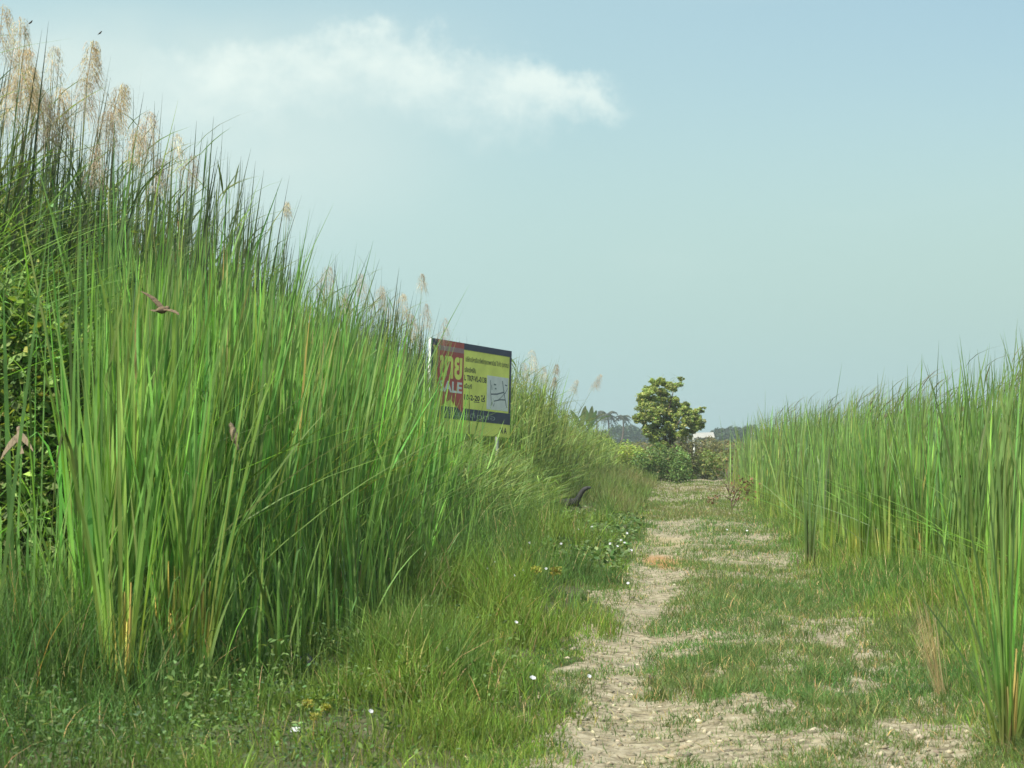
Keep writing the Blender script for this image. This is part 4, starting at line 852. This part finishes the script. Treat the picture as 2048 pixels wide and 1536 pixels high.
# --- tall plumed reeds
def ordinal(i): return ['first', 'second', 'third', 'fourth', 'fifth', 'sixth', 'seventh', 'eighth', 'ninth', 'tenth', 'eleventh', 'twelfth', 'thirteenth', 'fourteenth', 'fifteenth', 'sixteenth', 'seventeenth', 'eighteenth', 'nineteenth', 'twentieth', 'twenty first', 'twenty second', 'twenty third', 'twenty fourth', 'twenty fifth', 'twenty sixth', 'twenty seventh', 'twenty eighth', 'twenty ninth', 'thirtieth'][i]
def plumed_reed(px, py, Y, lpx, dense, col, lean, label, group, leafy=4, stalk_lean=0.12):
    """px, py: the plume's tip; lpx: its length in picture pixels"""
    tip = np.array(at(px, py, Y)); k = Y / F; L = lpx * k
    base = np.array([tip[0] - stalk_lean * 1.0 * tip[2] * 0.25 - lean * L, Y + rng.uniform(-0.2, 0.4), 0.0]); base[2] = ground_at(base[0], base[1]) - 0.05
    o = empty('plumed_reed', base, label, 'reed', group); T = tip - base
    t = np.linspace(0, 1, 14)[:, None]; neck = T - np.array([lean * L, 0, L])
    st = neck * t + np.array([-stalk_lean * T[2] * 0.12, 0, 0]) * (4 * t * (1 - t)) * 0.5
    m = MB(); tube(m, st, [0.007, 0.005, 0.003], (0.12, 0.14, 0.05), 5); m.build('stem', M_REED, o)
    rach = np.array([neck * (1 - a) + T * a + np.array([lean * L * 0.3 * a * a, 0, -0.06 * L * a * a]) for a in np.linspace(0, 1, 16)])
    m = MB(); tube(m, rach, [0.003, 0.0015], np.array(col) * 0.8, 4)
    n = int(150 * dense); a = rng.uniform(0.05, 1, n) ** 0.9; i = np.clip((a * 15).astype(int), 0, 15); p = rach[i] + rng.normal(0, 0.004, (n, 3))
    ln = L * (0.78 - 0.52 * a) * rng.uniform(0.55, 1.2, n) + 0.02; azm = np.where(rng.uniform(0, 1, n) < 0.5, rng.normal(0, 0.9, n), rng.uniform(0, 6.3, n))
    cc = tone(n, col, 0.22, 0.06)
    droops(m, p, ln, 0.0026, azm, rng.uniform(0.45, 0.95, n), rng.uniform(0.3, 0.75, n), rng.uniform(0.7, 1.35, n), cc, 5)
    # spikelets hung along the branchlets
    q_ = rng.integers(0, n, int(420 * dense)); tq = rng.uniform(0.35, 1, len(q_)); o_ = 0.70; pz = p[q_] + np.stack([np.cos(azm[q_]) * ln[q_] * o_ * (tq - .25 * tq ** 2), np.sin(azm[q_]) * ln[q_] * o_ * (tq - .25 * tq ** 2), ln[q_] * (0.52 * tq - 1.02 * tq ** 2)], 1)
    droops(m, pz, rng.uniform(0.015, 0.04, len(q_)), 0.0042 * (1 + Y * 0.006), rng.uniform(0, 6.3, len(q_)), 0.4, 0.0, 0.7, tone(len(q_), col, 0.25, 0.06), 2)
    m.build('plume', M_PLUME, o)
    if leafy:
        m = MB(); tt = rng.uniform(0.45, 0.97, leafy); pp_ = np.array([np.array([np.interp(x, t[:, 0], st[:, j]) for j in range(3)]) for x in tt])
        ribbons(m, pp_, rng.uniform(0.35, 0.7, leafy), 0.016 * (1 + Y * 0.004), rng.choice([0, np.pi], leafy) + rng.normal(0, .7, leafy), rng.uniform(0.2, 0.8, leafy), rng.uniform(0.1, 0.8, leafy), (0.055, 0.085, 0.03), (0.07, 0.10, 0.03), 5, 'leaf'); m.build('leaves', M_REED, o)
    return o
TAWNY = (0.58, 0.48, 0.31); ROSE = (0.54, 0.46, 0.35); PALE = (0.62, 0.57, 0.45)
near = [(4, 0, 16.6, 130, 1.2, TAWNY, .05), (40, 28, 16.4, 85, .9, PALE, .0), (47, 85, 16.3, 140, 2.2, TAWNY, .05), (58, 120, 16.9, 130, 1.4, TAWNY, -.05), (20, 140, 16.5, 120, 1.1, ROSE, .1), (106, 85, 17.4, 90, .7, PALE, .05), (120, 165, 16.8, 120, 1.3, TAWNY, .1), (88, 175, 16.6, 120, 1.3, ROSE, .0), (184, 74, 16.8, 95, 1.5, TAWNY, .1), (172, 150, 17.3, 95, 1.0, ROSE, .05),
        (240, 158, 17.6, 105, 1.7, TAWNY, .2), (215, 215, 17.5, 90, 1.1, ROSE, .05), (295, 215, 18.3, 100, 1.2, ROSE, .15), (270, 250, 18.0, 80, .8, TAWNY, .1), (352, 258, 19.0, 90, .7, PALE, .1), (382, 300, 19.6, 75, .6, ROSE, .1), (190, 285, 17.4, 95, 1.0, ROSE, .1), (318, 310, 18.4, 80, .8, ROSE, .1)]
near.sort(key=lambda r: r[0])
for i, (px, py, Y, l, d, c_o, ln_) in enumerate(near):
    plumed_reed(px, py, Y, l, d, c_o, ln_, f'{"dense" if d > 1.25 else "thin"} {"tawny" if c_o is TAWNY else "pale" if c_o is PALE else "brownish"} plume, {ordinal(i)} from the left in the high reed tops', 'plumed reeds along the high left reed tops')
mid = [(573, 400, 27, 34, .8, PALE, .0), (486, 512, 24, 60, .8, ROSE, .1), (655, 505, 30, 60, .8, ROSE, .1), (720, 520, 32, 60, .9, ROSE, .05), (760, 545, 33, 55, .9, ROSE, .05), (805, 560, 35, 60, .9, TAWNY, .0), (843, 522, 36, 36, .9, PALE, .0), (850, 580, 36, 55, .8, ROSE, .05), (822, 600, 35, 60, .9, TAWNY, .0), (888, 610, 38, 50, .7, ROSE, .05), (690, 560, 31, 50, .6, ROSE, .05), (555, 590, 26, 60, .7, ROSE, .1)]
mid.sort(key=lambda r: r[0])
for i, (px, py, Y, l, d, c_o, ln_) in enumerate(mid):
    py += 0 if px == 573 else 22
    plumed_reed(px, py, Y, l, d, c_o, ln_, ('small round pale plume standing alone above the reeds' if px == 573 else f'{"tawny" if c_o is TAWNY else "pale" if c_o is PALE else "brownish"} plume, {ordinal(i)} from the left in the row just left of the sign'), 'plumed reeds between the tall reeds and the sign', 2)
far = [(1063, 695, 50, 50, 1.0, PALE, .0, .1), (1048, 722, 48, 40, .6, PALE, .05, .1), (1086, 728, 54, 40, .8, PALE, .0, .1), (1113, 726, 58, 22, 1.0, ROSE, .1, .3), (1109, 752, 58, 24, 1.0, ROSE, .1, .2), (1152, 757, 62, 28, .9, PALE, .3, .8), (1198, 746, 64, 30, 1.2, ROSE, .4, 1.1)]
for i, (px, py, Y, l, d, c_o, ln_, sl_) in enumerate(far):
    plumed_reed(px, py, Y, l, d * 1.2, c_o, ln_, ('leaning reed with a rosy plume reaching furthest right into the sky' if px == 1198 else f'slender cane with a small {"pale" if c_o is PALE else "rosy"} plume, {ordinal(i)} from the sign on its right side'), 'plumed canes right of the sign', 5, sl_)

# --- cattail clumps that stand apart from the masses
def clump(px, py, h, n, spread, lean, label, group, wid=0.016, sheath_c=(0.30, 0.27, 0.07), extra=(), c1=G_REED, radius=0.09, sheath_n=7, sheath_h=0.5):
    b = gp(px, py); o = empty('cattail_clump', b, label, 'cattail', group)
    m = MB(); a = rng.uniform(0, 6.3, n); r = radius * np.sqrt(rng.uniform(0, 1, n)); R_ = np.stack([r * np.cos(a), r * np.sin(a), np.zeros(n) - 0.03], 1)
    hh = h * (0.55 + 0.45 * rng.beta(2, 1.3, n)); col = tone(n, c1, 0.2)
    ribbons(m, R_, hh, rng.uniform(0.7, 1.3, n) * wid, a + rng.normal(0, .4, n), np.abs(rng.normal(0, spread, n)) + lean * np.cos(a), np.abs(rng.normal(0, .10, n)), 0.45 * col + 0.55 * np.array(sheath_c), col, 8, 'reed')
    for (dx, dz, w_) in extra:
        L = math.hypot(dx, dz); ribbons(m, np.array([[0, -.02, 0.02]]), [L * 1.02], [w_], [0 if dx > 0 else math.pi], [abs(dx) / dz * 0.75], [abs(dx) / dz * 0.3], [(0.16, 0.18, 0.05)], [(0.06, 0.10, 0.035)], 10, 'reed', face=np.array([0.3]))
    m.build('leaves', M_REED, o)
    m = MB()
    for i in range(sheath_n):
        aa = rng.uniform(0, 6.3); rr = radius * 0.8 * math.sqrt(rng.uniform()); p = np.array([rr * math.cos(aa), rr * math.sin(aa), -0.05]); H = h * sheath_h * rng.uniform(0.5, 0.8)
        tube(m, [p, p + [0.01, 0, H * 0.5], p + [math.cos(aa) * 0.03, 0, H]], [0.013, 0.009, 0.003], tone(1, sheath_c, 0.2)[0], 6)
    m.build('sheaths', M_STRAW, o); return o
cg = 'cattail clumps standing at the edge of the reeds'
clump(2015, 1508, 1.5, 36, .15, .05, 'young fan shaped cattail clump on bare soil in the near right corner', cg, .0125, (0.26, 0.21, 0.07), ((-0.46, 0.90, .015), (-0.38, 1.25, .014), (-0.10, 1.45, .015), (0.05, 1.5, .015), (-0.22, 1.3, .014), (0.25, 0.9, .013), (-0.55, 0.36, .010)), radius=.055)
clump(240, 1437, 2.45, 20, .07, .03, 'tall cattail clump with yellow base nearest the viewer in the left reeds', cg, .021, (0.50, 0.42, 0.11), radius=.08, sheath_n=12, sheath_h=.42)
clump(335, 1395, 2.5, 24, .07, .03, 'tall cattail clump with yellow base, middle of the three on the near left', cg, .021, (0.50, 0.42, 0.11), radius=.09, sheath_n=12, sheath_h=.42)
clump(392, 1385, 2.4, 20, .08, .05, 'tall cattail clump with yellow base, nearest the track of the three on the near left', cg, .021, (0.52, 0.45, 0.11), radius=.08, sheath_n=12, sheath_h=.42)
clump(690, 1262, 2.1, 26, .10, .10, 'cattail clump with a pale brown base leaning over the left verge grass', cg, .020, (0.30, 0.26, 0.11), radius=.12, sheath_n=8, sheath_h=.4)
clump(1620, 1135, 1.7, 20, .05, .02, 'dark narrow cattail clump on a bare patch in front of the right reeds', cg, .016, (0.16, 0.15, 0.06), c1=(0.085, 0.165, 0.046), radius=.06, sheath_n=4, sheath_h=.3)
clump(1716, 1134, 2.2, 46, .06, .0, 'cattail clump with bright yellow foot at the front of the right reeds', cg, .018, (0.46, 0.42, 0.09), radius=.12, sheath_n=14, sheath_h=.45)
clump(1768, 1142, 2.2, 40, .06, .0, 'cattail clump with straw yellow foot, right of the bright yellow footed one', cg, .018, (0.42, 0.38, 0.12), radius=.10, sheath_n=12, sheath_h=.40)
clump(1840, 1155, 2.2, 40, .07, .0, 'cattail clump with yellow green foot behind the tallest right verge grass', cg, .018, (0.34, 0.36, 0.08), radius=.12, sheath_n=10, sheath_h=.4)

# --- dry grass tuft bowing over by the near right corner
b = gp(1883, 1398); tuft = empty('dry_grass_tuft', b, 'wispy straw coloured dry grass tuft bowing to the left', 'grass tuft')
m = MB(); n = 120; a = rng.normal(math.pi, .35, n); r0 = rng.normal(0, .02, (n, 3)) * [1, 1, 0]
droops(m, r0, rng.uniform(.36, .62, n), .0022, a, rng.uniform(.12, .55, n), rng.uniform(1.35, 1.95, n), rng.uniform(.35, 1.2, n), tone(n, (0.36, 0.31, 0.15), .2), 9); m.build('blades', M_STRAW, tuft)
m = MB(); n = 150; k_ = rng.uniform(.45, 1.0, n); p = np.stack([-.13 * k_ + rng.normal(0, .035, n), rng.normal(0, .03, n), .16 + .36 * k_ + rng.normal(0, .05, n)], 1)
droops(m, p, rng.uniform(.04, .10, n), .0022, rng.normal(math.pi, .8, n), .6, .3, .8, tone(n, (0.42, 0.36, 0.20), .2), 3); m.build('seed_heads', M_STRAW, tuft)['kind'] = 'stuff'

# --- dead sapling on the right edge
b = gp(1465, 1022); dead = empty('dead_sapling', b, 'leafless dead sapling with a few brown leaves at the right edge of the track', 'sapling'); k_ = b.y / F
def dp(px, py, dy=0): return np.array([(px - 1465) * k_, dy, (1022 - py) * k_])
m = MB()
for l in [[(1465, 1024), (1463, 1005), (1458, 985), (1455, 955), (1440, 905)], [(1463, 1003), (1472, 985), (1485, 968), (1496, 952)], [(1462, 1000), (1450, 992), (1440, 990)], [(1458, 985), (1452, 970), (1436, 955), (1430, 940)], [(1466, 1012), (1474, 1000), (1490, 992), (1500, 975)], [(1460, 992), (1467, 970), (1470, 945)], [(1440, 990), (1425, 998), (1412, 1002)]]:
    tube(m, [dp(*q_, dy=rng.normal(0, .04)) for q_ in l], [.016, .009, .004], sides=5)
m.build('branches', M_DEAD, dead)
m = MB()
for cx, cy, n, sp_ in [(1425, 1000, 26, .09), (1492, 966, 40, .14), (1486, 985, 40, .18), (1498, 980, 30, .15)]:
    leaves(m, dp(cx, cy) + rng.normal(0, 1, (n, 3)) * [sp_, .08, sp_ * .6], rng.uniform(.06, .12, n), tone(n, (0.16, 0.085, 0.05), .3), .5, .1, .5)
m.build('dead_leaves', plant_mat('dead_leaf', .8, .15, (1.1, 1, .8), .1), dead)

# --- white flowers
M_PETAL = plant_mat('white_petal', 0.6, 0.3, (1, 1, 1), 0.2, 0.05); M_STEM = plant_mat('flower_stem', 0.5, 0.2)
fl = [(975, 1138, 'white flower left of the yellow flower in the verge grass'), (990, 1123, 'yellow flower among white ones in the left verge grass'), (1028, 1151, 'small white flower below the bluish white one in the left verge'), (1047, 1141, 'bluish white flower between two small white ones in the left verge'), (1092, 1137, 'white flower beside the yellow sedge heads in the left verge'),
      (780, 1267, 'white flower by itself under the leaning cattails'), (886, 1297, 'left flower of a touching white pair in the near left verge'), (894, 1298, 'right flower of a touching white pair in the near left verge'), (1033, 1244, 'white flower among the pale weed leaves in the middle of the left verge'), (1066, 1355, 'largest white flower in the near verge beside the track'), (742, 1422, 'white flower at the front of the shaded verge, nearest the viewer'), (1179, 1352, 'white flower on the very edge of the near track'),
      (1256, 1166, 'white flower on the track edge below the orange soil'), (1254, 1066, 'uppermost white flower of the cluster beside the track'), (1242, 1080, 'white flower right of centre in the cluster beside the track'), (1249, 1085, 'rightmost white flower of the close trio beside the track'), (1220, 1087, 'leftmost white flower of the cluster beside the track'), (1235, 1092, 'white flower at the bottom middle of the cluster beside the track'), (1263, 1100, 'lowest white flower of the cluster, touching the track'),
      (1184, 1053, 'white flower just below the monitor lizard, to its right'), (1157, 1058, 'white flower straight below the monitor lizard'), (1059, 1085, 'white flower furthest left among the creeping vines'), (1122, 1087, 'white flower in the middle of the creeping vines'), (1454, 1059, 'left one of two white flowers right of the far track'), (1494, 1061, 'right one of two white flowers right of the far track')]
for (px, py, lab) in fl:
    ylw = 'yellow flower' in lab[:12]; hs = 0.10 if py > 1050 else 0.06; d0 = on_ground(px, py, hs); x, y = d0.x, d0.y; g0 = ground_at(x, y)
    d1 = on_ground(px, py, g0 + 0.16); x, y = d1.x, d1.y
    o = empty('field_flower', (x, y, g0), lab, 'flower', 'small wild flowers in the grass'); m = MB(); H = 0.16; R_ = 0.0095 + 0.00034 * y + (0.006 if 'largest' in lab else 0)
    tube(m, arc((0.01, 0.03, -0.02), (0, 0, H - .012), (0.01, 0.01, 0), 5), [.003, .002], (0.09, 0.14, 0.03), 4); m.build('stem', M_STEM, o)
    m = MB(); ns = 20; th = np.linspace(0, 2 * np.pi, ns, endpoint=False); rr = R_ * (1 - .16 * (0.5 + 0.5 * np.cos(5 * th)))
    tl_ = Matrix.Rotation(rng.uniform(0.5, 1.1), 3, 'X') @ Matrix.Rotation(rng.uniform(-.5, .5), 3, 'Y')
    V = [[0, 0, -R_ * .7]] + [[.35 * r_ * math.cos(a), .35 * r_ * math.sin(a), -R_ * .3] for r_, a in zip(rr, th)] + [[r_ * math.cos(a), r_ * math.sin(a), 0.06 * R_ * math.sin(5 * a)] for r_, a in zip(rr, th)]
    V = np.array([list(tl_ @ Vector(q_)) for q_ in V]) + [0, 0, H]; j = np.arange(ns); j2 = (j + 1) % ns
    m.add(V, np.stack([1 + j, 1 + j2, 1 + ns + j2, 1 + ns + j], 1), (0.72, 0.60, 0.16) if ylw else (0.62, 0.64, 0.68), np.stack([0 * j, 1 + j2, 1 + j], 1)); m.build('petals', M_PETAL, o, True)

# --- yellow-headed sedges
for (px, py, hpx, lab) in [(617, 1408, 60, 'yellow sedge head on the left of the near trio in the shaded verge'), (651, 1416, 70, 'yellow sedge head on the right of the near trio in the shaded verge'), (631, 1434, 50, 'lowest yellow sedge head of the near trio in the shaded verge'), (1072, 1140, 60, 'yellowish sedge head left of a white flower in the left verge'), (1112, 1142, 70, 'yellowish sedge head right of a white flower in the left verge')]:
    Yd = gp(px, py + hpx); o = empty('sedge', Yd, lab, 'sedge', 'yellow headed sedges in the left verge'); k_ = Yd.y / F; H = hpx * k_; m = MB()
    tube(m, arc((0, 0, -.02), (0, 0, H), (.008, 0, 0), 5), [.003, .002], (0.10, 0.14, 0.03), 4); n = 5; ribbons(m, np.zeros((n, 3)), rng.uniform(.5, .9, n) * H, .006, rng.uniform(0, 6.3, n), rng.uniform(.2, .6, n), .4, (0.09, 0.14, 0.03), (0.09, 0.14, 0.03), 4, 'grass'); m.build('stem', M_STEM, o)
    m = MB(); n = 130; p = rng.normal(0, 1, (n, 3)).clip(-1.6, 1.6) * [.015, .012, .011] * (1 if py > 1300 else 1.9) + [0, 0, H]; leaves(m, p, rng.uniform(.014, .03, n) * (1 if py > 1300 else 1.8), tone(n, (0.33, 0.33, 0.06), .2), .35, .2, -.3); m.build('flower_head', M_STEM, o)

# --- sticks and scraps
def stick(px, py, hpx, lab, tilt):
    b = gp(px, py); k_ = b.y / F; m = MB(); H = hpx * k_; tube(m, arc((0, 0, -.03), (tilt * H, .01, H), (.006, 0, 0), 6), [.011, .008, .006], sides=6); tube(m, arc((tilt * H * .55, .01, H * .55), (tilt * H + .025, .01, H * .85), (0, 0, .004), 4), [.006, .003], sides=5)
    o = m.build('stick', M_DEAD); o.location = b; tag(o, lab, 'stick', 'short dark sticks poking out of the track')
stick(1598, 1142, 26, 'short dark stick poking out of the soil left of the dark cattail clump', -.15); stick(1297, 1376, 26, 'short dark twig standing up from the near bare track', .1)
b = gp(612, 1345); m = MB(); n = 9; gr = np.linspace(-1, 1, n); U_, V_ = np.meshgrid(gr, gr); Zr = .05 * (1 - .5 * (U_ ** 2 + V_ ** 2)) + .022 * np.sin(U_ * 4 + V_ * 3) + rng.normal(0, .006, U_.shape)
i = np.arange(n - 1)[:, None] * n; j = np.arange(n - 1)[None]; q = np.stack([i + j, i + j + 1, i + n + j + 1, i + n + j], 2).reshape(-1, 4)
m.add(np.stack([U_ * .055, V_ * .05, Zr + .05], 2).reshape(-1, 3), q); o = m.build('plastic_scrap', solid_mat('black_plastic', (0.012, 0.013, 0.014), .35, .5, .2, 20), None, True); o.location = b; tag(o, 'crumpled black plastic scrap caught in the shaded verge weeds', 'litter')
for (px, py, w_, h_, lab) in [(154, 1075, .03, .06, 'white paper scrap caught upright among the weeds at the far left'), (591, 1468, .045, .018, 'flat white paper scrap lying in front of the near sedges')]:
    b = gp(px, py) if py > 1200 else at(px, py, 14.2); m = MB(); n = 5; U_, V_ = np.meshgrid(np.linspace(-.5, .5, n), np.linspace(-.5, .5, n)); i = np.arange(n - 1)[:, None] * n; j = np.arange(n - 1)[None]
    m.add(np.stack([U_ * w_, .012 * np.sin(U_ * 5) + V_ * (.05 if py > 1200 else .01), V_ * h_ + .03 + .006 * np.cos(V_ * 6)], 2).reshape(-1, 3), np.stack([i + j, i + j + 1, i + n + j + 1, i + n + j], 2).reshape(-1, 4)); o = m.build('paper_scrap', M_WHITE, None, True); o.location = b; tag(o, lab, 'litter', 'white paper scraps')

# ------------------------------------------------------------------ air
def haze(density):
    m = bpy.data.materials.new('haze'); m.use_nodes = True; t = m.node_tree; t.nodes.clear()
    v = N(t, 'ShaderNodeVolumePrincipled'); v.inputs['Color'].default_value = (0.80, 0.90, 0.95, 1); v.inputs['Density'].default_value = density; v.inputs['Anisotropy'].default_value = 0.2
    o = N(t, 'ShaderNodeOutputMaterial'); t.links.new(v.outputs[0], o.inputs['Volume'])
    mb = MB(); box(mb, 0, 400, 8.5, 900, 1200, 20); h = mb.build('haze', m); tag(h, 'thin pale haze filling the air over the meadow', None, None, 'stuff')
haze(0.00055)
